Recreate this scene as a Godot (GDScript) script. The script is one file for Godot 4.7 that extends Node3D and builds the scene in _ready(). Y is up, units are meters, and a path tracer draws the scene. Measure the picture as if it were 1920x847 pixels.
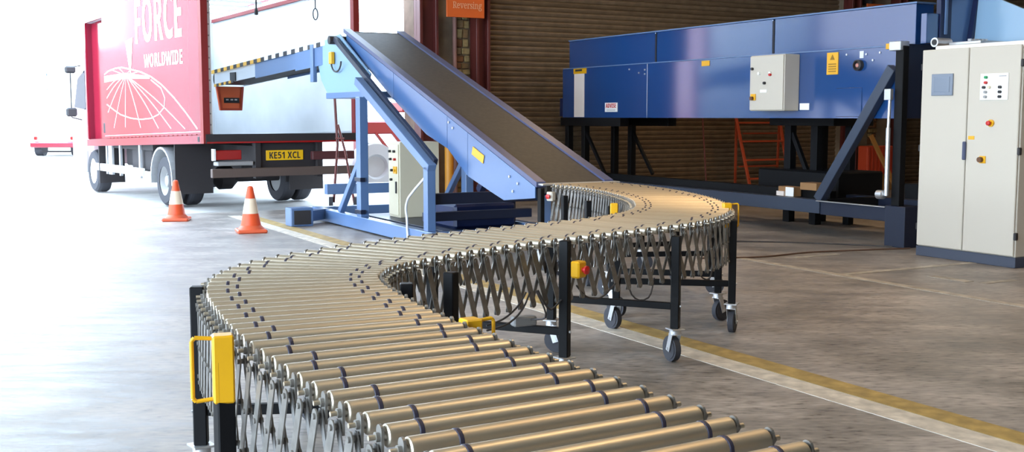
extends Node3D
# Loading bay: a flexible roller conveyor snakes to an inclined belt loader that feeds a parcel lorry.
# HALL frame: local x = u (along the back wall), y = height, -z = v (towards the back wall).
# TRUCK frame: local x = across, -z = s (towards the cab).

const HALL_TURN := 28.5
const TRUCK_TURN := 35.7
var HALL := Transform3D(Basis(Vector3.UP, deg_to_rad(HALL_TURN)), Vector3.ZERO)
var TRUCK := Transform3D(Basis(Vector3.UP, deg_to_rad(TRUCK_TURN)), Vector3(-4.43, 0, -16.17))
var M := {}
var used := {}

# ---------------------------------------------------------------- mesh builder
class MB:
	var x := Transform3D()
	var v := PackedVector3Array()
	var n := PackedVector3Array()
	func _init(t := Transform3D()) -> void:
		x = t
	func tri(a: Vector3, b: Vector3, c: Vector3, na: Vector3, nb: Vector3, nc: Vector3) -> void:
		var g := (b - a).cross(c - a)
		if g.dot(na + nb + nc) > 0.0:
			var t := b; b = c; c = t
			t = nb; nb = nc; nc = t
		v.append(x * a); v.append(x * b); v.append(x * c)
		n.append(x.basis * na); n.append(x.basis * nb); n.append(x.basis * nc)
	func quad(a: Vector3, b: Vector3, c: Vector3, d: Vector3, nn: Vector3) -> void:
		tri(a, b, c, nn, nn, nn); tri(a, c, d, nn, nn, nn)
	func quadn(a: Vector3, b: Vector3, c: Vector3, d: Vector3, na: Vector3, nb: Vector3, nc: Vector3, nd: Vector3) -> void:
		tri(a, b, c, na, nb, nc); tri(a, c, d, na, nc, nd)
	# box about a centre, optional chamfer and rotation
	func boxc(c: Vector3, s: Vector3, bev := 0.0, r := Basis.IDENTITY) -> void:
		var h := s * 0.5
		bev = minf(bev, minf(h.x, minf(h.y, h.z)) * 0.9)
		for k in 3:
			var i := (k + 1) % 3
			var j := (k + 2) % 3
			for sg in [-1.0, 1.0]:
				var nn := Vector3.ZERO; nn[k] = sg
				var ps := []
				for q in [[-1.0, -1.0], [1.0, -1.0], [1.0, 1.0], [-1.0, 1.0]]:
					var p := Vector3.ZERO
					p[k] = sg * h[k]; p[i] = q[0] * (h[i] - bev); p[j] = q[1] * (h[j] - bev)
					ps.append(c + r * p)
				quad(ps[0], ps[1], ps[2], ps[3], r * nn)
		if bev <= 0.0:
			return
		for k in 3:   # edges along k
			var i := (k + 1) % 3
			var j := (k + 2) % 3
			for si in [-1.0, 1.0]:
				for sj in [-1.0, 1.0]:
					var nn := Vector3.ZERO; nn[i] = si; nn[j] = sj
					var ps := []
					for e in [[-1.0, true], [1.0, true], [1.0, false], [-1.0, false]]:
						var p := Vector3.ZERO
						p[k] = e[0] * (h[k] - bev)
						p[i] = si * (h[i] if e[1] else h[i] - bev)
						p[j] = sj * (h[j] - bev if e[1] else h[j])
						ps.append(c + r * p)
					quad(ps[0], ps[1], ps[2], ps[3], (r * nn).normalized())
		for sx in [-1.0, 1.0]:
			for sy in [-1.0, 1.0]:
				for sz in [-1.0, 1.0]:
					var sv := Vector3(sx, sy, sz)
					var a := Vector3(sx * h.x, sy * (h.y - bev), sz * (h.z - bev))
					var b := Vector3(sx * (h.x - bev), sy * h.y, sz * (h.z - bev))
					var d := Vector3(sx * (h.x - bev), sy * (h.y - bev), sz * h.z)
					var nn := (r * sv).normalized()
					tri(c + r * a, c + r * b, c + r * d, nn, nn, nn)
	# box from (x0,y0,d0) to (x1,y1,d1) where d is depth along -z
	func box(x0: float, x1: float, y0: float, y1: float, d0: float, d1: float, bev := 0.0) -> void:
		boxc(Vector3((x0 + x1) / 2, (y0 + y1) / 2, -(d0 + d1) / 2), Vector3(absf(x1 - x0), absf(y1 - y0), absf(d1 - d0)), bev)
	# rectangular bar from a to b: w across, t along the 'up' hint
	func bar(a: Vector3, b: Vector3, w: float, t: float, up := Vector3.UP, bev := 0.0) -> void:
		var y := (b - a).normalized()
		var z := up - y * up.dot(y)
		if z.length() < 0.01:
			z = Vector3.RIGHT - y * y.x
		z = z.normalized()
		boxc((a + b) / 2, Vector3(w, a.distance_to(b), t), bev, Basis(y.cross(z), y, z))
	func cyl(a: Vector3, b: Vector3, r: float, seg := 12, r2 := -1.0, caps := true) -> void:
		if r2 < 0.0:
			r2 = r
		var y := (b - a).normalized()
		var z := y.cross(Vector3.UP if absf(y.y) < 0.9 else Vector3.RIGHT).normalized()
		var w := y.cross(z)
		for i in seg:
			var t0 := TAU * i / seg
			var t1 := TAU * (i + 1) / seg
			var n0 := z * cos(t0) + w * sin(t0)
			var n1 := z * cos(t1) + w * sin(t1)
			quadn(a + n0 * r, a + n1 * r, b + n1 * r2, b + n0 * r2, n0, n1, n1, n0)
			if caps:
				tri(a, a + n0 * r, a + n1 * r, -y, -y, -y)
				tri(b, b + n0 * r2, b + n1 * r2, y, y, y)
	func tube(ps: Array, r: float, seg := 8) -> void:
		for i in ps.size() - 1:
			cyl(ps[i], ps[i + 1], r, seg)
	# lathe: profile of Vector2(radius, height) about an axis
	func lathe(o: Vector3, ax: Vector3, prof: Array, seg := 20) -> void:
		var y := ax.normalized()
		var z := y.cross(Vector3.UP if absf(y.y) < 0.9 else Vector3.RIGHT).normalized()
		var w := y.cross(z)
		for k in prof.size() - 1:
			var p: Vector2 = prof[k]
			var q: Vector2 = prof[k + 1]
			var d := q - p
			var nr := Vector2(d.y, -d.x).normalized()
			for i in seg:
				var t0 := TAU * i / seg
				var t1 := TAU * (i + 1) / seg
				var c0 := z * cos(t0) + w * sin(t0)
				var c1 := z * cos(t1) + w * sin(t1)
				var n0 := c0 * nr.x + y * nr.y
				var n1 := c1 * nr.x + y * nr.y
				quadn(o + c0 * p.x + y * p.y, o + c1 * p.x + y * p.y, o + c1 * q.x + y * q.y, o + c0 * q.x + y * q.y, n0, n1, n1, n0)
	# extrude a polygon given in 3D (planar) by the vector e
	func prism(poly: Array, e: Vector3) -> void:
		var o: Vector3 = poly[0]
		var en := e.normalized()
		var ux: Vector3 = (poly[1] - o).normalized()
		var uy := en.cross(ux)
		var flat := PackedVector2Array()
		for p in poly:
			flat.append(Vector2((p - o).dot(ux), (p - o).dot(uy)))
		var ids := Geometry2D.triangulate_polygon(flat)
		for i in range(0, ids.size(), 3):
			tri(poly[ids[i]], poly[ids[i + 1]], poly[ids[i + 2]], -en, -en, -en)
			tri(poly[ids[i]] + e, poly[ids[i + 1]] + e, poly[ids[i + 2]] + e, en, en, en)
		var area := 0.0
		for i in flat.size():
			area += flat[i].cross(flat[(i + 1) % flat.size()])
		for i in poly.size():
			var a: Vector3 = poly[i]
			var b: Vector3 = poly[(i + 1) % poly.size()]
			var nn := (b - a).cross(en).normalized() * signf(area)
			quad(a, b, b + e, a + e, nn)
	func mesh(inv := Transform3D()) -> ArrayMesh:
		var a := []
		a.resize(Mesh.ARRAY_MAX)
		var vv := PackedVector3Array()
		var nn := PackedVector3Array()
		for i in v.size():
			vv.append(inv * v[i]); nn.append((inv.basis * n[i]).normalized())
		a[Mesh.ARRAY_VERTEX] = vv
		a[Mesh.ARRAY_NORMAL] = nn
		var m := ArrayMesh.new()
		m.add_surface_from_arrays(Mesh.PRIMITIVE_TRIANGLES, a)
		return m

# ---------------------------------------------------------------- scene helpers
func numbered(called: String) -> String:
	if not used.has(called):
		used[called] = 0
		return called
	used[called] += 1
	return "%s_%03d" % [called, used[called]]

func tag(o: Node, label: String, category: String, group := "", kind := "") -> void:
	if label: o.set_meta("label", label)
	if category: o.set_meta("category", category)
	if group: o.set_meta("group", group)
	if kind: o.set_meta("kind", kind)

func thing(called: String, label: String, category: String, at: Vector3, turn := 0.0, group := "") -> Node3D:
	var o := Node3D.new()
	o.name = numbered(called)
	add_child(o)
	o.position = at
	o.rotation.y = deg_to_rad(turn)
	tag(o, label, category, group)
	return o

# commit a builder (world coordinates) as one mesh under parent
func obj(called: String, b: MB, m: Material, parent: Node3D) -> MeshInstance3D:
	var o := MeshInstance3D.new()
	o.name = called
	o.mesh = b.mesh(parent.global_transform.affine_inverse())
	o.material_override = m
	parent.add_child(o, true)
	return o

func struct(called: String, b: MB, m: Material, label := "") -> MeshInstance3D:
	var o := obj(called, b, m, self)
	o.set_meta("kind", "structure")
	if label: o.set_meta("label", label)
	return o

func inst(called: String, ms: Mesh, m: Material, parent: Node3D, t: Transform3D) -> MeshInstance3D:
	var o := MeshInstance3D.new()
	o.name = called
	o.mesh = ms
	o.material_override = m
	parent.add_child(o, true)
	o.transform = t
	return o

# flat lettering scaled into width w and height h, centred at world point c, facing basis.z
func text(called: String, s: String, c: Vector3, b: Basis, w: float, h: float, m: Material, parent: Node3D, font := "Droid Sans", bold := 700, depth := 0.003) -> void:
	var t := TextMesh.new()
	var f := SystemFont.new()
	f.font_names = PackedStringArray([font])
	f.font_weight = bold
	t.font = f
	t.text = s
	t.font_size = 48
	t.pixel_size = 0.01
	t.depth = 0.01
	t.curve_step = 1.5
	var a := t.get_aabb()
	var o := MeshInstance3D.new()
	o.name = called
	o.mesh = t
	o.material_override = m
	parent.add_child(o, true)
	var sc := Vector3(w / maxf(a.size.x, 0.001), h / maxf(a.size.y, 0.001), depth / 0.01)
	var bb := Basis(b.x * sc.x, b.y * sc.y, b.z * sc.z)
	o.transform = parent.global_transform.affine_inverse() * Transform3D(bb, c - bb * a.get_center())

func H(u: float, h: float, v: float) -> Vector3:
	return HALL * Vector3(u, h, -v)

func W(x: float, h: float, zf: float) -> Vector3:
	return Vector3(x, h, -zf)

func mat(c: Color, rough := 0.5, metal := 0.0, spec := 0.5) -> StandardMaterial3D:
	var m := StandardMaterial3D.new()
	m.albedo_color = c
	m.roughness = rough
	m.metallic = metal
	m.metallic_specular = spec
	return m

func rgb(r: int, g: int, b: int) -> Color:
	return Color(r / 255.0, g / 255.0, b / 255.0)

func noise_img(size: int, sd: int, freq: float, oct: int, lo: float, hi: float, stretch := 1.0) -> Image:
	var f := FastNoiseLite.new()
	f.seed = sd
	f.frequency = freq
	f.fractal_octaves = oct
	f.noise_type = FastNoiseLite.TYPE_SIMPLEX_SMOOTH
	var base := f.get_seamless_image(size, size)
	var im := Image.create(size, size, true, Image.FORMAT_RGB8)
	for y in size:
		for x in size:
			var g := base.get_pixel(x, int(y * stretch) % size).r
			g = lo + (hi - lo) * g
			im.set_pixel(x, y, Color(g, g, g))
	im.generate_mipmaps()
	return im

func mottled(m: StandardMaterial3D, im: Image, scale: float) -> StandardMaterial3D:
	m.albedo_texture = ImageTexture.create_from_image(im)
	m.uv1_triplanar = true
	m.uv1_world_triplanar = true
	m.uv1_scale = Vector3.ONE * scale
	return m

# ================================================================ main
func _ready() -> void:
	# ---- camera
	var cam := Camera3D.new()
	cam.name = "camera"
	add_child(cam)
	cam.position = Vector3(0, 1.43, 0)
	cam.rotation_degrees = Vector3(-5.616, 0, 0)
	cam.fov = 22.8034
	cam.near = 0.05
	cam.far = 300.0
	cam.current = true
	# ---- sky and exposure
	var we := WorldEnvironment.new()
	we.name = "environment"
	var env := Environment.new()
	var sky := Sky.new()
	var sm := ProceduralSkyMaterial.new()
	sm.sky_top_color = Color(0.82, 0.91, 1.0)
	sm.sky_horizon_color = Color(0.88, 0.945, 1.0)
	sm.ground_horizon_color = Color(0.88, 0.945, 1.0)
	sm.ground_bottom_color = Color(0.7, 0.72, 0.75)
	sm.sky_energy_multiplier = 3.2
	sm.ground_energy_multiplier = 3.2
	sm.sun_angle_max = 0.0
	sky.sky_material = sm
	env.sky = sky
	env.background_mode = Environment.BG_SKY
	env.tonemap_mode = Environment.TONE_MAPPER_LINEAR
	env.tonemap_exposure = 1.0
	env.sdfgi_enabled = true
	env.ssao_enabled = true
	env.ssil_enabled = true
	we.environment = env
	add_child(we)

	make_materials()
	build_hall()
	build_conveyor()
	build_loader()
	build_truck()
	build_machine()
	build_cabinet()
	build_outside()
	build_small_things()
	for l in [[4.0, 3.0, "near end of the roller conveyor"], [9.0, 3.0, "empty floor right of the yellow line"], [13.5, 4.5, "floor beyond the cream cabinet"], [6.5, 7.5, "middle bend of the roller conveyor"], [11.5, 9.5, "right end of the blue machine"], [5.0, 11.0, "foot of the belt loader"], [12.0, 13.0, "orange step ladder"], [9.0, 14.0, "left end of the blue machine"]]:
		ceiling_lamp(l[0], l[1], l[2])

# ---------------------------------------------------------------- materials
func make_materials() -> void:
	var fine := noise_img(256, 3, 0.02, 5, 0.72, 1.0)
	var coarse := noise_img(512, 11, 0.008, 6, 0.62, 1.0)
	# concrete floor: patches, fine grain and cleaning smears
	var fa := FastNoiseLite.new(); fa.seed = 5; fa.frequency = 0.006; fa.fractal_octaves = 6
	var fb := FastNoiseLite.new(); fb.seed = 17; fb.frequency = 0.05; fb.fractal_octaves = 4
	var ia := fa.get_seamless_image(1024, 1024)
	var ib := fb.get_seamless_image(1024, 1024)
	var fi := Image.create(1024, 1024, true, Image.FORMAT_RGB8)
	var fr := Image.create(1024, 1024, true, Image.FORMAT_RGB8)
	for y in 1024:
		for x in 1024:
			var a := ia.get_pixel(x, y).r
			var s := ib.get_pixel(x, (y * 3) % 1024).r
			var st := ia.get_pixel((x + 300) % 1024, (y * 5) % 1024).r
			var g := 0.53 + 0.18 * (a - 0.5) + 0.2 * (s - 0.5) + 0.16 * (st - 0.5)
			if s < 0.3: g -= (0.3 - s) * 0.7
			fi.set_pixel(x, y, Color(g * 1.03, g * 0.975, g * 0.93))
			var r := clampf(0.5 + 0.16 * (st - 0.5) + 0.16 * (s - 0.5), 0.2, 0.9)
			fr.set_pixel(x, y, Color(r, r, r))
	fi.generate_mipmaps(); fr.generate_mipmaps()
	var c := mat(Color(1, 1, 1), 1.0)
	c.albedo_texture = ImageTexture.create_from_image(fi)
	c.roughness_texture = ImageTexture.create_from_image(fr)
	c.uv1_triplanar = true
	c.uv1_world_triplanar = true
	c.uv1_scale = Vector3.ONE * 0.16
	M.floor = c
	M.yard = mottled(mat(rgb(205, 202, 198), 0.85), coarse, 0.12)
	M.plaster = mottled(mat(rgb(150, 132, 112), 0.9), coarse, 0.4)
	M.wall = mottled(mat(rgb(128, 118, 106), 0.9), coarse, 0.3)
	M.ceiling = mat(rgb(226, 216, 198), 0.9)
	M.line_white = mottled(mat(rgb(226, 216, 200), 0.7), fine, 1.3)
	M.line_yellow = mottled(mat(rgb(188, 158, 92), 0.7), fine, 1.3)
	M.line_faint = mottled(mat(rgb(190, 180, 166), 0.75), fine, 1.1)
	M.stone = []
	for k in [[150, 128, 84], [136, 110, 76], [165, 145, 100], [128, 88, 58]]:
		M.stone.append(mottled(mat(rgb(k[0], k[1], k[2]), 0.95), fine, 2.0))
	M.slat = [mottled(mat(rgb(138, 116, 92), 0.5, 0.2), fine, 0.7), mottled(mat(rgb(130, 108, 84), 0.55, 0.2), fine, 0.6), mottled(mat(rgb(144, 122, 98), 0.45, 0.2), fine, 0.8)]
	M.maroon = mat(rgb(92, 38, 34), 0.5)
	M.steel_red = mat(rgb(104, 44, 38), 0.45)
	M.roller = mat(rgb(208, 198, 180), 0.42, 1.0)
	M.roller2 = mat(rgb(202, 190, 170), 0.46, 1.0)
	M.band = mat(rgb(46, 42, 58), 0.5)
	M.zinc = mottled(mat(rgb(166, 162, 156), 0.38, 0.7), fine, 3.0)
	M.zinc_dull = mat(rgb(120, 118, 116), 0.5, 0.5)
	M.galv = mat(rgb(205, 206, 208), 0.4, 0.8)
	M.black = mat(rgb(16, 16, 18), 0.5, 0.0, 0.3)
	M.rubber = mat(rgb(52, 52, 58), 0.75)
	M.yellow = mat(rgb(222, 164, 14), 0.4)
	M.red = mat(rgb(190, 30, 26), 0.4)
	M.orange = mat(rgb(222, 82, 36), 0.5)
	M.ladder = mat(rgb(168, 64, 28), 0.5)
	M.blue = mat(rgb(26, 66, 122), 0.12, 0.0, 1.0)
	M.blue.clearcoat_enabled = true
	M.blue.clearcoat = 1.0
	M.blue.clearcoat_roughness = 0.1
	M.blue_loader = mat(rgb(66, 98, 146), 0.2, 0.0, 0.8)
	M.blue_lit = mat(rgb(132, 166, 196), 0.3, 0.0, 0.6)  # blue lightened to hold the light falling on head plates and hopper panel
	M.blue_frame = mat(rgb(88, 116, 158), 0.3, 0.0, 0.6)
	M.blue_dark = mat(rgb(18, 32, 70), 0.4)
	M.navy = mat(rgb(24, 32, 52), 0.4)
	M.rail = mat(rgb(46, 56, 74), 0.4)
	M.belt = mottled(mat(rgb(70, 64, 58), 0.55), fine, 2.2)
	M.cab = mat(rgb(192, 184, 170), 0.45)
	M.cab_dark = mat(rgb(60, 66, 82), 0.5)
	M.beige = mat(rgb(214, 204, 178), 0.5)
	M.white = mat(rgb(238, 238, 236), 0.5)
	M.paper = mat(rgb(226, 214, 206), 0.7)
	M.grey = mat(rgb(150, 150, 150), 0.5)
	M.dark = mat(rgb(44, 42, 44), 0.6)
	M.screen = mat(rgb(104, 116, 134), 0.2)
	M.truck_red = mat(rgb(134, 26, 46), 0.14, 0.0, 0.75)
	M.truck_frame = mat(rgb(132, 36, 34), 0.45)
	M.truck_print = mat(rgb(244, 240, 240), 0.35)
	M.liner = mottled(mat(rgb(226, 229, 231), 0.5), noise_img(256, 8, 0.01, 4, 0.9, 1.0), 0.4)
	M.roof = mat(rgb(240, 242, 244), 0.6)
	M.roof.transparency = BaseMaterial3D.TRANSPARENCY_ALPHA
	M.roof.albedo_color.a = 0.26
	M.chassis = mat(rgb(44, 40, 42), 0.7)
	M.alu = mat(rgb(210, 212, 214), 0.4, 0.6)
	M.plate = mat(rgb(240, 190, 20), 0.4)
	M.cardboard = mat(rgb(150, 112, 74), 0.85)
	M.wood = mat(rgb(150, 104, 50), 0.7)
	M.cable = mat(rgb(62, 58, 58), 0.6)
	M.cable_white = mat(rgb(220, 222, 226), 0.5)
	M.glass = mat(rgb(30, 40, 52), 0.05)
	M.tail_red = mat(rgb(150, 24, 22), 0.25)
	M.green = mat(rgb(30, 150, 90), 0.4)
	var lamp := mat(rgb(255, 224, 170), 0.5)
	lamp.emission_enabled = true
	lamp.emission = Color(1.0, 0.84, 0.6)
	lamp.emission_energy_multiplier = 9.0
	M.lamp = lamp

# ---------------------------------------------------------------- building
func build_hall() -> void:
	var b := MB.new(HALL)
	b.box(-7.4, 24.4, -0.3, 0.0, -8.4, 16.7)
	var fl := struct("floor", b, M.floor, "worn grey concrete floor with painted lines")
	# painted lines: thin layers of paint on the slab
	var rng := RandomNumberGenerator.new(); rng.seed = 4
	for l in [["yellow_line", M.line_yellow, 4.235, 4.40, -6.0, 16.0], ["white_line", M.line_white, 4.05, 4.225, -6.0, 16.0]]:
		b = MB.new(HALL); b.box(l[2], l[3], 0.0, 0.003, l[4], l[5])
		obj(l[0], b, l[1], fl)
	for l in [[7.33, 7.43, -4.0, 8.75], [7.43, 9.2, 7.36, 7.45], [7.43, 9.4, 3.9, 4.0]]:
		b = MB.new(HALL); b.box(l[0], l[1], 0.0, 0.003, l[2], l[3])
		obj("bay_line", b, M.line_faint, fl)
	for l in [[8.0, 8.12, 6.55, 6.95], [8.1, 8.5, 6.4, 6.48], [7.9, 8.5, 8.5, 8.58]]:
		b = MB.new(HALL); b.box(l[0], l[1], 0.0, 0.003, l[2], l[3])
		obj("bay_mark", b, M.line_faint, fl)
	b = MB.new(HALL); b.box(0.1, 0.26, 0.0, 0.003, 2.0, 6.0); obj("white_line", b, M.line_white, fl)
	# walls
	b = MB.new(HALL)
	b.box(7.13, 8.36, 0, 4.4, 16.36, 16.76)
	b.box(16.23, 17.75, 0, 4.4, 16.36, 16.76)
	b.box(22.6, 24.4, 0, 4.4, 16.36, 16.76)
	b.box(-7.4, -5.2, 0, 4.4, 16.36, 16.76)
	b.box(-7.4, 24.4, 4.4, 7.2, 16.36, 16.76)
	var wb := struct("wall_back", b, M.plaster, "plastered back wall with piers between the doorways")
	# rubble stones showing on both piers
	rng.seed = 12
	for pier in [[7.84, 8.10], [16.95, 17.2]]:
		var h := 0.02
		while h < 3.4:
			var hh := rng.randf_range(0.09, 0.16)
			var u: float = pier[0]
			while u < pier[1] - 0.03:
				var w := minf(rng.randf_range(0.1, 0.17), pier[1] - u)
				var s := MB.new(HALL)
				var d := rng.randf_range(0.025, 0.06)
				s.boxc(Vector3(u + w / 2, h + hh / 2, -16.36 + d / 2 - 0.004), Vector3(w - 0.014, hh - 0.014, d), 0.014, Basis(Vector3(0, 0, 1), rng.randf_range(-0.06, 0.06)))
				obj("stone", s, M.stone[rng.randi() % 4], wb)
				u += w
			h += hh
	b = MB.new(HALL)
	b.cyl(Vector3(7.81, 0, -16.3), Vector3(7.81, 4.3, -16.3), 0.035, 10)
	var pipe := obj("downpipe", b, mat(rgb(150, 112, 104), 0.6), self)
	tag(pipe, "thin pinkish pipe running up the stone pier", "pipe")
	# steel door posts
	var posts := [[7.13, 7.45, "trim_1"], [8.11, 8.36, "trim_2"], [16.23, 16.48, "trim_3"], [17.5, 17.75, "trim_4"]]
	for p in posts:
		b = MB.new(HALL)
		b.box(p[0], p[0] + 0.05, 0, 4.4, 16.12, 16.36, 0.006)
		b.box(p[1] - 0.05, p[1], 0, 4.4, 16.12, 16.36, 0.006)
		b.box(p[0], p[1], 0, 4.4, 16.24, 16.28)
		struct(p[2], b, M.maroon, "dark red steel channel post at the edge of a doorway")
	# shutters built slat by slat
	for dr in [[1, 8.36, 16.23], [2, 17.75, 22.6]]:
		b = MB.new(HALL)
		b.box(dr[1], dr[2], 0, 4.4, 16.56, 16.60)
		var door := struct("door_%d" % dr[0], b, M.slat[1], "closed brown roller shutter of narrow curved slats")
		var pitch := 0.0835
		var sl := MB.new()
		var wd: float = dr[2] - dr[1]
		var prof := [Vector2(0.0, 0.0), Vector2(0.012, 0.016), Vector2(0.022, 0.036), Vector2(0.028, 0.056), Vector2(0.026, 0.066), Vector2(0.014, 0.074), Vector2(0.0, 0.08)]
		var poly := []
		for q in prof:
			poly.append(Vector3(0, q.y, q.x))
		poly.append(Vector3(0, 0.08, -0.012)); poly.append(Vector3(0, 0, -0.012))
		sl.prism(poly, Vector3(wd, 0, 0))
		var ms := sl.mesh()
		var inv := door.global_transform.affine_inverse()
		for k in 53:
			inst("slat", ms, M.slat[rng.randi() % 3], door, inv * HALL * Transform3D(Basis.IDENTITY, Vector3(dr[1], 0.0 + k * pitch, -16.5)))
	# other walls: the left side stands open to the yard
	b = MB.new(HALL)
	b.box(-7.4, -7.0, 0, 7.2, -8.4, -5.5)
	b.box(-7.4, -7.0, 0, 7.2, 13.5, 16.36)
	b.box(-7.4, -7.0, 5.8, 7.2, -5.5, 13.5)
	struct("wall_left", b, M.wall)
	b = MB.new(HALL); b.box(24.0, 24.4, 0, 7.2, -8.4, 16.36); struct("wall_right", b, M.wall)
	b = MB.new(HALL); b.box(-7.0, 24.0, 0, 7.2, -8.4, -8.0); struct("wall_front", b, M.wall)
	b = MB.new(HALL); b.box(-7.4, 24.4, 7.2, 7.5, -8.4, 16.76); struct("ceiling", b, M.ceiling)

func ceiling_lamp(u: float, v: float, over: String) -> void:
	var t := thing("high_bay_lamp", "warm high bay lamp above the " + over, "lamp", H(u, 5.6, v), HALL_TURN, "high bay lamps")
	var b := MB.new()
	var o := H(u, 5.6, v)
	b.lathe(o, Vector3.UP, [Vector2(0.24, 0.0), Vector2(0.22, 0.1), Vector2(0.1, 0.26), Vector2(0.06, 0.3), Vector2(0.0, 0.3)], 18)
	obj("shade", b, M.grey, t)
	b = MB.new()
	b.cyl(o + Vector3(0, 0.3, 0), o + Vector3(0, 1.6, 0), 0.012, 6)
	obj("rod", b, M.dark, t)
	b = MB.new()
	b.lathe(o, Vector3.UP, [Vector2(0.0, -0.03), Vector2(0.15, -0.015), Vector2(0.19, 0.03), Vector2(0.0, 0.05)], 18)
	obj("lamp_glow", b, M.lamp, t)
	var l := SpotLight3D.new()
	l.name = "lamp_light"
	l.light_color = Color(1.0, 0.84, 0.62)
	l.light_energy = 6.0
	l.light_size = 0.18
	l.spot_angle = 80.0
	l.spot_range = 40.0
	l.spot_attenuation = 2.0
	l.shadow_enabled = true
	t.add_child(l)
	l.position = Vector3(0, -0.06, 0)
	l.rotation_degrees = Vector3(-90, 0, 0)

# ---------------------------------------------------------------- flexible roller conveyor
var PTS := [[0.88, 1.0], [0.57, 1.51], [0.045, 2.37], [-0.445, 3.25], [-0.70, 3.84], [-0.82, 4.2], [-0.86, 4.5], [-0.80, 4.86], [-0.565, 5.30], [-0.225, 5.76], [0.33, 6.35], [0.83, 6.89], [1.115, 7.49], [1.22, 8.12], [1.22, 8.75], [1.10, 9.5], [0.90, 10.15], [0.665, 10.585], [0.4, 11.1]]

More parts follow.
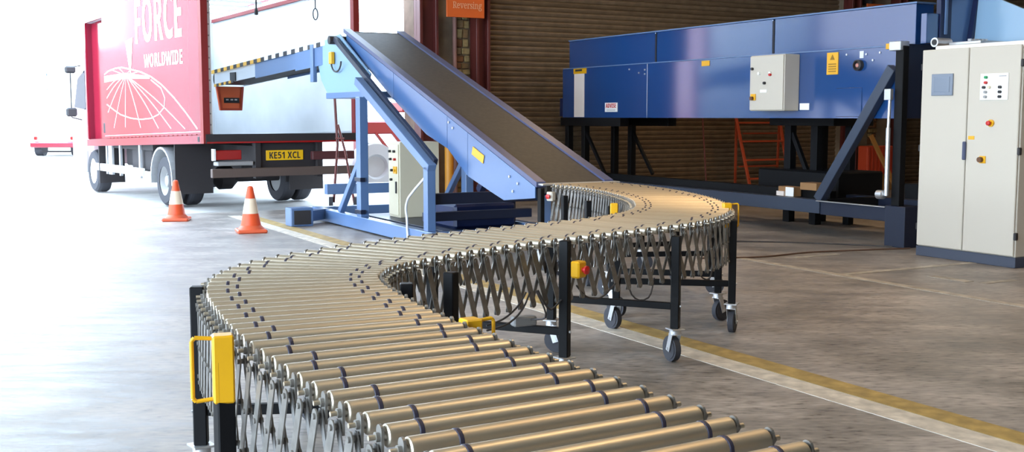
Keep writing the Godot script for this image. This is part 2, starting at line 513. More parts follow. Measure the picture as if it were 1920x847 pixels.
func build_conveyor() -> void:
	var t := thing("roller_conveyor", "long S-shaped flexible roller conveyor on black wheeled legs", "conveyor", Vector3(0, 0, -6))
	var inv := t.global_transform.affine_inverse()
	# dense samples along the centre line
	var cs := PackedVector2Array()
	for i in range(1, PTS.size() - 2):
		for k in 60:
			var f := k / 60.0
			var p := []
			for a in 2:
				p.append(0.5 * (2.0 * PTS[i][a] + (PTS[i + 1][a] - PTS[i - 1][a]) * f + (2.0 * PTS[i - 1][a] - 5.0 * PTS[i][a] + 4.0 * PTS[i + 1][a] - PTS[i + 2][a]) * f * f + (3.0 * PTS[i][a] - PTS[i - 1][a] - 3.0 * PTS[i + 1][a] + PTS[i + 2][a]) * f * f * f))
			cs.append(Vector2(p[0], p[1]))
	cs.append(Vector2(PTS[-2][0], PTS[-2][1]))
	# stations at the roller pitch
	var pos := []
	var fwd := []
	var run := 0.0
	var next := 0.0
	for i in cs.size() - 1:
		var d := cs[i].distance_to(cs[i + 1])
		while next <= run + d:
			pos.append(cs[i].lerp(cs[i + 1], (next - run) / d))
			var a := cs[maxi(i - 25, 0)]
			var c := cs[mini(i + 26, cs.size() - 1)]
			fwd.append((c - a).normalized())
			var zc := cs[i].y
			next += 0.106 if zc < 3.3 else (0.084 if zc < 5.0 else (0.1 if zc < 6.7 else (0.088 if zc < 8.8 else 0.078)))
		run += d
	# shared meshes
	var rm := MB.new()
	rm.lathe(Vector3.ZERO, Vector3.RIGHT, [Vector2(0.006, -0.325), Vector2(0.021, -0.325), Vector2(0.0245, -0.322), Vector2(0.025, -0.318), Vector2(0.025, 0.318), Vector2(0.0245, 0.322), Vector2(0.021, 0.325), Vector2(0.006, 0.325)], 20)
	rm.cyl(Vector3(-0.362, 0, 0), Vector3(0.362, 0, 0), 0.006, 8)
	var roller := rm.mesh()
	rm = MB.new()
	rm.lathe(Vector3.ZERO, Vector3.RIGHT, [Vector2(0.0245, -0.007), Vector2(0.0268, -0.004), Vector2(0.0268, 0.004), Vector2(0.0245, 0.007)], 18)
	var band := rm.mesh()
	# end plate: rounded tab that carries the axle
	rm = MB.new()
	var tab := []
	for k in 9:
		var a := PI * k / 8.0
		tab.append(Vector3(-0.003, 0.012 + 0.014 * sin(a), 0.014 * cos(a)))
	tab.append(Vector3(-0.003, -0.05, -0.011)); tab.append(Vector3(-0.003, -0.05, 0.011))
	rm.prism(tab, Vector3(0.006, 0, 0))
	rm.cyl(Vector3(-0.012, 0, 0), Vector3(0.012, 0, 0), 0.011, 6)
	var plate := rm.mesh()
	# scissor link
	var LL := 0.28
	rm = MB.new()
	var st := []
	for k in 9:
		var a := PI * k / 8.0
		st.append(Vector3(-0.002, 0.0175 * sin(a), 0.0175 * cos(a)))
	for k in 9:
		var a := PI + PI * k / 8.0
		st.append(Vector3(-0.002, -LL + 0.0175 * sin(a), 0.0175 * cos(a)))
	rm.prism(st, Vector3(0.004, 0, 0))
	for y in [0.0, -LL / 2, -LL]:
		rm.cyl(Vector3(-0.006, y, 0), Vector3(0.007, y, 0), 0.0075, 8)
	var link := rm.mesh()
	var rest := MB.new()
	var hr := 0.775
	var N := pos.size()
	for i in N:
		var r2 := Vector2(fwd[i].y, -fwd[i].x)
		var right := Vector3(r2.x, 0, -r2.y)
		var back := right.cross(Vector3.UP)
		var c := W(pos[i].x, hr, pos[i].y)
		var xf := Transform3D(Basis(right, Vector3.UP, back), c)
		var ro := inst("roller", roller, M.roller if i % 3 else M.roller2, t, inv * xf)
		var off := 0.018 if i % 2 else -0.018
		inst("drive_band", band, M.band, ro, Transform3D(Basis.IDENTITY, Vector3(-0.232 + off, 0, 0)))
		inst("drive_band", band, M.band, ro, Transform3D(Basis.IDENTITY, Vector3(0.232 + off, 0, 0)))
		inst("end_plate", plate, M.zinc, ro, Transform3D(Basis.IDENTITY, Vector3(-0.335, 0, 0)))
		inst("end_plate", plate, M.zinc, ro, Transform3D(Basis.IDENTITY, Vector3(0.335, 0, 0)))
		if i == N - 1:
			continue
		for side in [-1.0, 1.0]:
			for layer in 2:
				var ia: int = i if layer == 0 else i + 1
				var ib: int = i + 1 if layer == 0 else i
				var ofs: float = (0.358 if layer == 0 else 0.344) * side
				var ra := Vector2(fwd[ia].y, -fwd[ia].x)
				var rb := Vector2(fwd[ib].y, -fwd[ib].x)
				var pa: Vector2 = pos[ia] + ra * ofs
				var pb: Vector2 = pos[ib] + rb * ofs
				var dist := pa.distance_to(pb)
				var drop := sqrt(maxf(LL * LL - dist * dist, 0.02))
				var top := W(pa.x, hr - 0.03, pa.y)
				var bot := W(pb.x, hr - 0.03 - drop, pb.y)
				var yv := (top - bot).normalized()
				var ro2: Vector2 = (ra + rb).normalized() * float(side)
				var xv := Vector3(ro2.x, 0, -ro2.y)
				xv = (xv - yv * xv.dot(yv)).normalized()
				var lt := Transform3D(Basis(xv, yv, xv.cross(yv) * (1.0 if layer == 0 else 0.62)), top)
				# sides that the photograph shows: left along the near run and the far bend, right along the middle
				var seen: bool = (side < 0.0 and pos[i].y < 4.6) or (side > 0.0 and pos[i].y > 4.0 and pos[i].y < 8.4) or (side < 0.0 and pos[i].y > 8.2)
				if seen:
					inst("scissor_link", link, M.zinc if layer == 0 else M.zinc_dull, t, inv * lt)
				else:
					rest.x = lt
					rest.bar(Vector3.ZERO, Vector3(0, -LL, 0), 0.004, 0.03, Vector3.BACK)
	rest.x = Transform3D()
	var ro3 := obj("scissor_links", rest, M.zinc, t)
	ro3.set_meta("kind", "stuff")
	# leg frames: [left x, left z, right x, right z, top]
	var frames := [[0.20, 1.40, 0.92, 1.80, 0.76], [-0.80, 3.05, -0.13, 3.46, 0.76], [-1.17, 4.12, -0.40, 4.2, 0.80], [-0.94, 5.1, -0.26, 4.72, 0.77], [-0.43, 5.98, 0.27, 5.66, 0.80], [0.24, 6.73, 0.95, 6.43, 0.74], [0.70, 7.44, 1.45, 7.31, 0.75], [0.72, 7.92, 1.44, 7.75, 0.72], [0.78, 8.85, 1.60, 8.95, 0.72], [0.64, 9.4, 1.42, 9.65, 0.72], [0.47, 10.0, 1.2, 10.35, 0.72], [0.27, 10.40, 0.90, 10.90, 0.76]]
	var rng := RandomNumberGenerator.new(); rng.seed = 21
	for f in frames:
		var a := W(f[0], 0, f[1])
		var c := W(f[2], 0, f[3])
		var ax := (c - a).normalized()
		var bas := Basis(ax, Vector3.UP, ax.cross(Vector3.UP))
		for e in [a, c]:
			var b := MB.new()
			b.boxc(e + Vector3(0, (0.2 + f[4]) / 2, 0), Vector3(0.05, f[4] - 0.2, 0.05), 0.004, bas)
			var leg := obj("leg", b, M.black, t)
			caster(e, rng.randf() * TAU, leg)
		var b2 := MB.new()
		b2.bar(a + ax * 0.025 + Vector3(0, 0.33, 0), c - ax * 0.025 + Vector3(0, 0.33, 0), 0.03, 0.04, Vector3.UP, 0.003)
		obj("crossbar", b2, M.black, t)
		for e in [[a, 0.03], [c, -0.03]]:
			var b3 := MB.new()
			b3.cyl(e[0] + ax * e[1] + Vector3(0, 0.33, 0), e[0] - ax * e[1] * 1.1 + Vector3(0, 0.33, 0), 0.008, 8)
			obj("bolt", b3, M.galv, t)
	# yellow pull handles
	handle(t, W(-0.80, 0, 3.05), Vector3(-0.9, 0, 0.3), 0.64, 0.83)
	handle(t, W(-0.13, 0, 3.46), Vector3(0.858, 0, -0.513), 0.66, 0.8)
	handle(t, W(1.49, 0, 7.74), Vector3(0.95, 0, -0.1), 0.66, 0.83)
	var b := MB.new()
	b.boxc(W(0.80, 0.70, 8.75), Vector3(0.06, 0.1, 0.03), 0.006)
	obj("yellow_bracket", b, M.yellow, t)
	# emergency stops
	estop(t, W(0.335, 0.66, 5.60), Vector3(0.6, 0, 0.5), M.yellow, M.red)
	estop(t, W(0.36, 0.69, 10.32), Vector3(-0.6, 0, 0.75), M.cab, M.red)
	# connector box on a crossbar, cables hanging below
	b = MB.new(); b.boxc(W(0.06, 0.375, 5.72), Vector3(0.13, 0.05, 0.06), 0.008, Basis(Vector3.UP, 0.42)); obj("connector_box", b, M.grey, t)
	for cb in [[[0.07, 0.56, 5.5], [0.03, 0.49, 5.5], [-0.04, 0.435, 5.45], [-0.125, 0.41, 5.4]], [[0.09, 0.56, 5.5], [0.05, 0.47, 5.5], [-0.02, 0.41, 5.45], [-0.125, 0.385, 5.4]], [[0.13, 0.56, 5.56], [0.17, 0.48, 5.58], [0.2, 0.455, 5.6], [0.25, 0.5, 5.63]], [[0.12, 0.56, 5.55], [0.165, 0.46, 5.56], [0.165, 0.41, 5.6], [0.1, 0.385, 5.7]],
			[[0.66, 0.5, 6.3], [0.68, 0.42, 6.32], [0.73, 0.38, 6.34], [0.79, 0.4, 6.36], [0.82, 0.5, 6.4]], [[0.34, 0.54, 5.85], [0.4, 0.47, 5.9], [0.48, 0.46, 5.95], [0.56, 0.53, 6.0]], [[1.13, 0.54, 6.75], [1.16, 0.45, 6.8], [1.22, 0.43, 6.85], [1.25, 0.53, 6.9]]]:
		var ps := []
		for q in smooth(cb):
			ps.append(W(q.x, q.y, q.z))
		b = MB.new(); b.tube(ps, 0.005, 6)
		obj("cable", b, M.cable, t)

func smooth(a: Array) -> Array:
	var c := Curve3D.new()
	for i in a.size():
		var p := Vector3(a[i][0], a[i][1], a[i][2])
		var q0 := Vector3(a[maxi(i - 1, 0)][0], a[maxi(i - 1, 0)][1], a[maxi(i - 1, 0)][2])
		var j := mini(i + 1, a.size() - 1)
		var q1 := Vector3(a[j][0], a[j][1], a[j][2])
		var d := (q1 - q0) / 6.0
		c.add_point(p, -d, d)
	var out := []
	var L := c.get_baked_length()
	var n := clampi(int(L / 0.03), 8, 60)
	for i in n + 1:
		out.append(c.sample_baked(L * i / n, true))
	return out

func caster(e: Vector3, a: float, leg: Node3D) -> void:
	var dirv := Vector3(cos(a), 0, sin(a))
	var ax := dirv.cross(Vector3.UP)
	var hub := e + dirv * 0.035 + Vector3(0, 0.075, 0)
	var b := MB.new()
	b.cyl(hub - ax * 0.018, hub + ax * 0.018, 0.075, 24)
	b.cyl(hub - ax * 0.022, hub + ax * 0.022, 0.06, 24)
	var wl := obj("caster_wheel", b, M.rubber, leg)
	b = MB.new()
	var bas := Basis(ax, Vector3.UP, ax.cross(Vector3.UP))
	b.boxc(e + Vector3(0, 0.196, 0), Vector3(0.085, 0.008, 0.085), 0.002, bas)
	b.cyl(e + Vector3(0, 0.165, 0), e + Vector3(0, 0.192, 0), 0.034, 14)
	for s in [-1.0, 1.0]:
		b.bar(e + ax * 0.029 * s + Vector3(0, 0.168, 0), hub + ax * 0.029 * s - Vector3(0, 0.012, 0), 0.004, 0.036, dirv)
	b.bar(e - ax * 0.03 + Vector3(0, 0.165, 0), e + ax * 0.03 + Vector3(0, 0.165, 0), 0.05, 0.006)
	b.cyl(hub - ax * 0.036, hub + ax * 0.036, 0.008, 8)
	obj("caster_fork", b, M.galv, leg)

func handle(t: Node3D, e: Vector3, out: Vector3, h0: float, h1: float) -> void:
	out = out.normalized()
	var ax := out.cross(Vector3.UP)
	var bas := Basis(out, Vector3.UP, ax * -1.0)
	var b := MB.new()
	b.boxc(e + Vector3(0, (h0 + h1) / 2, 0), Vector3(0.058, h1 - h0, 0.058), 0.005, bas)
	var p := e + out * 0.03
	var q := e + out * 0.075
	b.tube([p + Vector3(0, h0 + 0.01, 0), q + Vector3(0, h0 + 0.006, 0), q + out * 0.008 + Vector3(0, h0 + 0.015, 0), q + out * 0.008 + Vector3(0, h1 - 0.015, 0), q + Vector3(0, h1 - 0.006, 0), p + Vector3(0, h1 - 0.01, 0)], 0.006, 8)
	obj("pull_handle", b, M.yellow, t)

func estop(t: Node3D, c: Vector3, out: Vector3, m: Material, m2: Material) -> void:
	out = out.normalized()
	var b := MB.new()
	b.boxc(c, Vector3(0.07, 0.085, 0.055), 0.008, Basis(out.cross(Vector3.UP), Vector3.UP, -out))
	var o := obj("stop_box", b, m, t)
	b = MB.new()
	b.lathe(c + out * 0.027, out, [Vector2(0.012, 0.0), Vector2(0.012, 0.015), Vector2(0.022, 0.018), Vector2(0.022, 0.028), Vector2(0.0, 0.034)], 14)
	obj("stop_button", b, m2, o)

# ---------------------------------------------------------------- inclined loader with its boom
func build_loader() -> void:
	var t := thing("belt_loader", "blue inclined belt loader whose boom reaches into the red lorry", "conveyor", H(5.6, 0, 12), HALL_TURN)
	var b: MB
	var u0 := 5.2
	var u1 := 6.06
	var v0 := 9.12
	var h0 := 0.80
	var v1 := 14.2
	var h1 := 2.54
	var sl := (h1 - h0) / (v1 - v0)
	var P := func(u: float, v: float, dh: float) -> Vector3: return Vector3(u, h0 + (v - v0) * sl + dh, -v)
	# belt
	b = MB.new(HALL)
	var thick := 0.012
	b.prism([P.call(u0 + 0.1, v0, 0.0), P.call(u0 + 0.1, v1, 0.0), P.call(u0 + 0.1, v1, -thick), P.call(u0 + 0.1, v0, -thick)], Vector3(u1 - u0 - 0.2, 0, 0))
	b.cyl(P.call(u0 + 0.1, v1, -0.06), P.call(u1 - 0.1, v1, -0.06), 0.06, 20)
	b.cyl(P.call(u0 + 0.1, v0, -0.05), P.call(u1 - 0.1, v0, -0.05), 0.05, 20)
	obj("belt", b, M.belt, t)
	# bed under the belt
	b = MB.new(HALL)
	b.prism([P.call(u0 + 0.04, v0 + 0.1, -0.06), P.call(u0 + 0.04, v1 - 0.1, -0.06), P.call(u0 + 0.04, v1 - 0.1, -0.16), P.call(u0 + 0.04, v0 + 0.1, -0.16)], Vector3(u1 - u0 - 0.08, 0, 0))
	obj("belt_bed", b, M.blue_dark, t)
	# top rails beside the belt
	for s in [[u0, u0 + 0.1], [u1 - 0.1, u1]]:
		b = MB.new(HALL)
		b.prism([P.call(s[0], v0 - 0.02, 0.02), P.call(s[0], v1 + 0.05, 0.02), P.call(s[0], v1 + 0.05, -0.03), P.call(s[0], v0 - 0.02, -0.03)], Vector3(s[1] - s[0], 0, 0))
		obj("side_rail", b, mat(rgb(76, 82, 116), 0.4), t)
	# side panels: near (left) one in three sheets with its stepped lower edge
	var low := [[9.12, 0.66], [9.75, 0.60], [10.0, 0.66], [10.55, 0.80], [11.05, 1.08], [11.6, 1.22], [12.55, 1.62], [13.3, 1.98], [14.15, 2.36]]
	var cuts := [[0, 3], [3, 4], [4, 6], [6, 8]]
	for side in [u0, u1 - 0.012]:
		for c in cuts:
			b = MB.new(HALL)
			var poly := []
			for k in range(c[0], c[1] + 1):
				poly.append(Vector3(side, low[k][1], -low[k][0] - (0.004 if k == c[0] else -0.004)))
			for k in [c[1], c[0]]:
				poly.append(P.call(side, low[k][0] + (-0.004 if k == c[1] else 0.004), -0.035))
			b.prism(poly, Vector3(0.012, 0, 0))
			obj("side_panel", b, M.blue_loader, t)
	b = MB.new(HALL)
	b.boxc(Vector3(u0 - 0.006, 1.03, -10.30), Vector3(0.006, 0.085, 0.27), 0.0, Basis(Vector3.RIGHT, atan(sl)))
	obj("yellow_label", b, M.yellow, t)
	for q in [[9.45, 0.78], [9.62, 0.84], [9.55, 0.7], [10.9, 1.3], [11.0, 1.36]]:
		b = MB.new(HALL); b.cyl(Vector3(u0 - 0.012, q[1], -q[0]), Vector3(u0 + 0.01, q[1], -q[0]), 0.014, 8); obj("bolt", b, M.galv, t)
	# bright nose plate where the rollers meet the belt
	b = MB.new(HALL); b.box(u0 + 0.02, u1 + 0.03, 0.78, 0.80, v0 - 0.1, v0 - 0.01, 0.004); obj("nose_plate", b, M.galv, t)
	# head side plates
	for side in [[5.14, M.blue_loader], [6.1, M.blue_loader]]:
		b = MB.new(HALL)
		var poly := []
		for q in [[15.28, 2.42], [14.25, 2.50], [13.15, 1.95], [13.35, 1.66], [14.69, 1.68], [15.0, 1.92]]:
			poly.append(Vector3(side[0], q[1], -q[0]))
		b.prism(poly, Vector3(0.02, 0, 0))
		obj("head_plate", b, M.blue_lit, t)
	b = MB.new(HALL)   # front flange of the head plate
	b.box(5.08, 5.14, 1.9, 2.42, 15.18, 15.3, 0.004); obj("head_flange", b, M.blue_frame, t)
	b = MB.new(HALL); b.box(5.1, 6.14, 1.66, 1.74, 13.3, 14.7, 0.005); obj("head_tray", b, M.blue_frame, t)
	# dark hinge arm running down beside the panel
	b = MB.new(HALL); b.bar(Vector3(5.10, 2.44, -14.3), Vector3(5.06, 0.93, -11.05), 0.07, 0.05, Vector3.RIGHT, 0.004); obj("tilt_arm", b, M.navy, t)
	b = MB.new(HALL); b.cyl(Vector3(5.04, 2.43, -14.38), Vector3(6.2, 2.43, -14.38), 0.055, 16); obj("pivot_shaft", b, M.dark, t)
	# sensor with cable
	b = MB.new(HALL); b.box(5.08, 5.13, 2.12, 2.28, 14.42, 14.52, 0.006)
	var sb := obj("sensor_box", b, M.yellow, t)
	var loop := []
	for k in 9:
		var a := PI + PI * k / 8.0
		loop.append(Vector3(5.1, 2.14 + 0.13 * sin(a), -14.28 + 0.19 * cos(a)))
	b = MB.new(HALL); b.tube(loop, 0.012, 6); obj("sensor_cable", b, M.cable, sb)
	# boom into the lorry
	var BO := Transform3D(Basis(Vector3.UP, deg_to_rad(TRUCK_TURN)), W(-2.31, 0, 15.16))
	var L := 4.66
	var hs := 2.46
	var he := 2.17
	var wdt := 0.6
	var yt := func(s: float) -> float: return hs + (he - hs) * s / L
	var segs := [[0.0, 1.4, 0.0, 0.30], [1.4, 2.9, 0.02, 0.27], [2.9, L, 0.04, 0.24]]
	for sg in segs:
		for side in [sg[2], wdt - sg[2] - 0.02]:
			b = MB.new(BO)
			b.prism([Vector3(side, yt.call(sg[0]), -sg[0]), Vector3(side, yt.call(sg[1]), -sg[1]), Vector3(side, yt.call(sg[1]) - sg[3], -sg[1]), Vector3(side, yt.call(sg[0]) - sg[3], -sg[0])], Vector3(0.02, 0, 0))
			obj("boom_panel", b, M.blue_frame if sg[0] < 2.0 else M.alu, t)
	b = MB.new(BO)
	b.prism([Vector3(0.05, yt.call(0.0) - 0.02, 0), Vector3(0.05, yt.call(L) - 0.02, -L), Vector3(0.05, yt.call(L) - 0.05, -L), Vector3(0.05, yt.call(0.0) - 0.05, 0)], Vector3(wdt - 0.1, 0, 0))
	b.prism([Vector3(0.05, yt.call(0.6) - 0.21, -0.6), Vector3(0.05, yt.call(L) - 0.2, -L), Vector3(0.05, yt.call(L) - 0.22, -L), Vector3(0.05, yt.call(0.6) - 0.25, -0.6)], Vector3(wdt - 0.1, 0, 0))
	b.cyl(Vector3(0.05, he - 0.12, -L), Vector3(wdt - 0.05, he - 0.12, -L), 0.1, 16)
	obj("boom_belt", b, M.belt, t)
	# hazard edge: alternating blocks along the top edge, plus a short run below the nose
	var n := 34
	for k in n:
		var s0 := L * k / n
		var s1 := L * (k + 1) / n
		b = MB.new(BO)
		b.prism([Vector3(-0.012, yt.call(s0) + 0.015, -s0), Vector3(-0.012, yt.call(s1) + 0.015, -s1), Vector3(-0.012, yt.call(s1) - 0.045, -s1), Vector3(-0.012, yt.call(s0) - 0.045, -s0)], Vector3(0.012, 0, 0))
		obj("hazard_block", b, (M.yellow if s0 > 2.6 else M.white) if k % 2 else M.dark, t)
	for k in 8:
		var s0 := 3.8 + 0.86 * k / 8
		var s1 := s0 + 0.1
		b = MB.new(BO)
		b.prism([Vector3(0.024, yt.call(s0) - 0.215, -s0), Vector3(0.024, yt.call(s1) - 0.215, -s1), Vector3(0.024, yt.call(s1) - 0.26, -s1), Vector3(0.024, yt.call(s0) - 0.26, -s0)], Vector3(0.014, 0, 0))
		obj("hazard_block", b, M.yellow if k % 2 else M.dark, t)
	b = MB.new(BO); b.box(0.025, 0.05, 1.99, 2.13, 3.72, 3.95, 0.003); obj("boom_socket", b, M.dark, t)
	# stand: base rails, posts and braces
	for u in [5.0, 6.45]:
		var mm: Material = M.blue_frame
		b = MB.new(HALL); b.box(u - 0.06, u + 0.06, 0.02, 0.18, 10.9, 14.9, 0.006); obj("base_rail", b, mm, t)
		b = MB.new(HALL); b.box(u - 0.055, u + 0.055, 0.18, 1.66, 13.03, 13.17, 0.005); obj("post", b, mm, t)
		b = MB.new(HALL); b.box(u - 0.05, u + 0.05, 0.18, 0.88, 11.03, 11.14, 0.005); obj("post", b, mm, t)
		b = MB.new(HALL); b.bar(Vector3(u, 0.18, -13.9), Vector3(u, 0.86, -13.18), 0.08, 0.07, Vector3.RIGHT, 0.004); obj("brace", b, mm, t)
		b = MB.new(HALL); b.bar(Vector3(u, 1.86, -13.2), Vector3(u, 0.86, -11.02), 0.1, 0.1, Vector3.RIGHT, 0.005); obj("diagonal", b, mm, t)
	b = MB.new(HALL); b.box(4.36, 4.66, 0.0, 0.24, 14.0, 14.25, 0.01)
	var ft := obj("outrigger_foot", b, M.blue_frame, t)
	b = MB.new(HALL); b.box(4.40, 4.62, 0.03, 0.21, 13.985, 14.0); obj("foot_pad", b, M.dark, ft)
	b = MB.new(HALL); b.bar(Vector3(4.6, 0.12, -14.14), Vector3(5.0, 0.12, -14.5), 0.14, 0.14, Vector3.UP, 0.005); obj("outrigger", b, M.blue_frame, t)
	for c in [[0.02, 0.18, 10.9, 11.02], [0.02, 0.18, 14.78, 14.9], [0.36, 0.5, 14.6, 14.72]]:
		b = MB.new(HALL); b.box(5.06, 6.39, c[0], c[1], c[2], c[3], 0.005); obj("cross_rail", b, M.blue_frame, t)
	for c in [[0.46, 0.58, 11.15, 11.25], [0.26, 0.36, 11.3, 11.4]]:
		b = MB.new(HALL); b.box(5.05, 6.4, c[0], c[1], c[2], c[3], 0.005); obj("cross_rail", b, M.navy, t)
	b = MB.new(HALL); b.box(5.3, 6.35, 0.1, 0.14, 11.4, 13.9, 0.004); obj("deck_plate", b, M.navy, t)
	b = MB.new(HALL); b.box(5.5, 6.3, 0.14, 0.42, 11.5, 12.4, 0.03); obj("motor_housing", b, M.blue_dark, t)
	b = MB.new(HALL); b.box(6.2, 6.35, 0.18, 1.2, 11.6, 11.75, 0.006); obj("post", b, M.blue_dark, t)
	b = MB.new(HALL); b.bar(Vector3(6.28, 0.5, -12.4), Vector3(6.28, 1.25, -11.7), 0.1, 0.08, Vector3.RIGHT, 0.004); obj("brace", b, M.blue_dark, t)
	for q in [0.22, 0.62]:
		b = MB.new(HALL); b.box(4.93, 5.0, q, q + 0.05, 13.0, 13.2, 0.004); obj("clamp", b, M.navy, t)
	# hanging wire
	var ps := smooth([[5.02, 0.80, -11.16], [4.92, 0.5, -11.5], [4.93, 0.3, -11.55], [4.92, 0.05, -11.5]])
	b = MB.new(HALL); b.tube(ps, 0.014, 6); obj("cable", b, M.cable_white, t)
	# orange warning board hanging from the boom nose
	var ob := thing("warning_board", "bright orange board with a dark strip hanging under the boom nose", "sign", TRUCK * Vector3(1.42, 1.5, -2.55), TRUCK_TURN)
	b = MB.new(TRUCK)
	b.prism([Vector3(1.18, 1.92, -2.55), Vector3(1.66, 1.92, -2.55), Vector3(1.62, 1.52, -2.55), Vector3(1.24, 1.52, -2.55)], Vector3(0, 0, -0.05))
	var bd := obj("board", b, mat(rgb(252, 112, 56), 0.5), ob)
	b = MB.new(TRUCK); b.boxc(Vector3(1.44, 1.69, -2.545), Vector3(0.27, 0.085, 0.014), 0.002); obj("strip", b, M.dark, bd)
	for q in [1.36, 1.44, 1.51]:
		b = MB.new(TRUCK); b.boxc(Vector3(q, 1.70, -2.536), Vector3(0.045, 0.022, 0.006)); obj("strip_mark", b, M.paper, bd)
	for q in [[1.19, 1.26, 1.63, 1.60], [1.21, 1.235, 1.0, 1.0]].slice(0, 1):
		b = MB.new(TRUCK)
		b.prism([Vector3(1.18, 1.92, -2.545), Vector3(1.225, 1.92, -2.545), Vector3(1.275, 1.52, -2.545), Vector3(1.24, 1.52, -2.545)], Vector3(0, 0, 0.012))
		b.prism([Vector3(1.615, 1.92, -2.545), Vector3(1.66, 1.92, -2.545), Vector3(1.62, 1.52, -2.545), Vector3(1.585, 1.52, -2.545)], Vector3(0, 0, 0.012))
		b.prism([Vector3(1.24, 1.555, -2.545), Vector3(1.62, 1.555, -2.545), Vector3(1.62, 1.52, -2.545), Vector3(1.24, 1.52, -2.545)], Vector3(0, 0, 0.011))
		obj("board_rim", b, mat(rgb(196, 66, 30), 0.5), bd)
	# small control cabinet under the incline
	var sc := thing("control_cabinet", "small beige control cabinet standing under the blue incline", "cabinet", H(5.78, 0.14, 13.4), HALL_TURN)
	b = MB.new(HALL); b.box(5.5, 6.05, 0.14, 1.1, 13.1, 13.45, 0.008); obj("body", b, M.beige, sc)
	b = MB.new(HALL); b.box(5.485, 5.5, 0.17, 1.07, 13.12, 13.43, 0.003); obj("door", b, M.beige, sc)
	b = MB.new(HALL); b.box(5.47, 5.485, 0.45, 0.6, 13.16, 13.19, 0.003); obj("door_handle", b, M.dark, sc)
	for q in [[13.22, 0.98, M.dark], [13.36, 0.98, M.dark], [13.2, 0.88, M.red], [13.34, 0.88, M.dark], [13.2, 0.74, M.yellow], [13.3, 0.74, M.dark], [13.32, 0.62, M.dark]]:
		b = MB.new(HALL); b.cyl(Vector3(5.455, q[1], -q[0]), Vector3(5.485, q[1], -q[0]), 0.017, 10); obj("button", b, q[2], sc)
	b = MB.new(HALL); b.box(5.47, 5.485, 0.70, 0.79, 13.15, 13.25); obj("isolator_plate", b, M.yellow, sc)

# ---------------------------------------------------------------- red lorry
func wheel(t: Node3D, c: Vector3, r: float, w: float, out: float, rimm: Material) -> void:
	var b := MB.new(TRUCK)
	var ax := Vector3(out, 0, 0)
	b.lathe(c, ax, [Vector2(r * 0.58, w * 0.5), Vector2(r * 0.88, w * 0.5), Vector2(r * 0.97, w * 0.38), Vector2(r, w * 0.2), Vector2(r, -w * 0.3), Vector2(r * 0.95, -w * 0.45), Vector2(r * 0.58, -w * 0.5)], 32)
	var o := obj("tyre", b, M.rubber, t)
	b = MB.new(TRUCK)
	b.lathe(c, ax, [Vector2(0.0, w * 0.36), Vector2(r * 0.2, w * 0.34), Vector2(r * 0.24, w * 0.1), Vector2(r * 0.44, w * 0.05), Vector2(r * 0.56, w * 0.42), Vector2(r * 0.6, w * 0.46), Vector2(r * 0.59, -w * 0.4), Vector2(0.0, -w * 0.2)], 28)
	obj("rim", b, rimm, o)
	b = MB.new(TRUCK)
	for k in 8:
		var a := TAU * k / 8
		var p := c + Vector3(0, cos(a), sin(a)) * r * 0.34
		b.cyl(p + ax * w * 0.03, p + ax * w * 0.17, 0.016, 6)
	obj("wheel_nuts", b, M.grey, o)

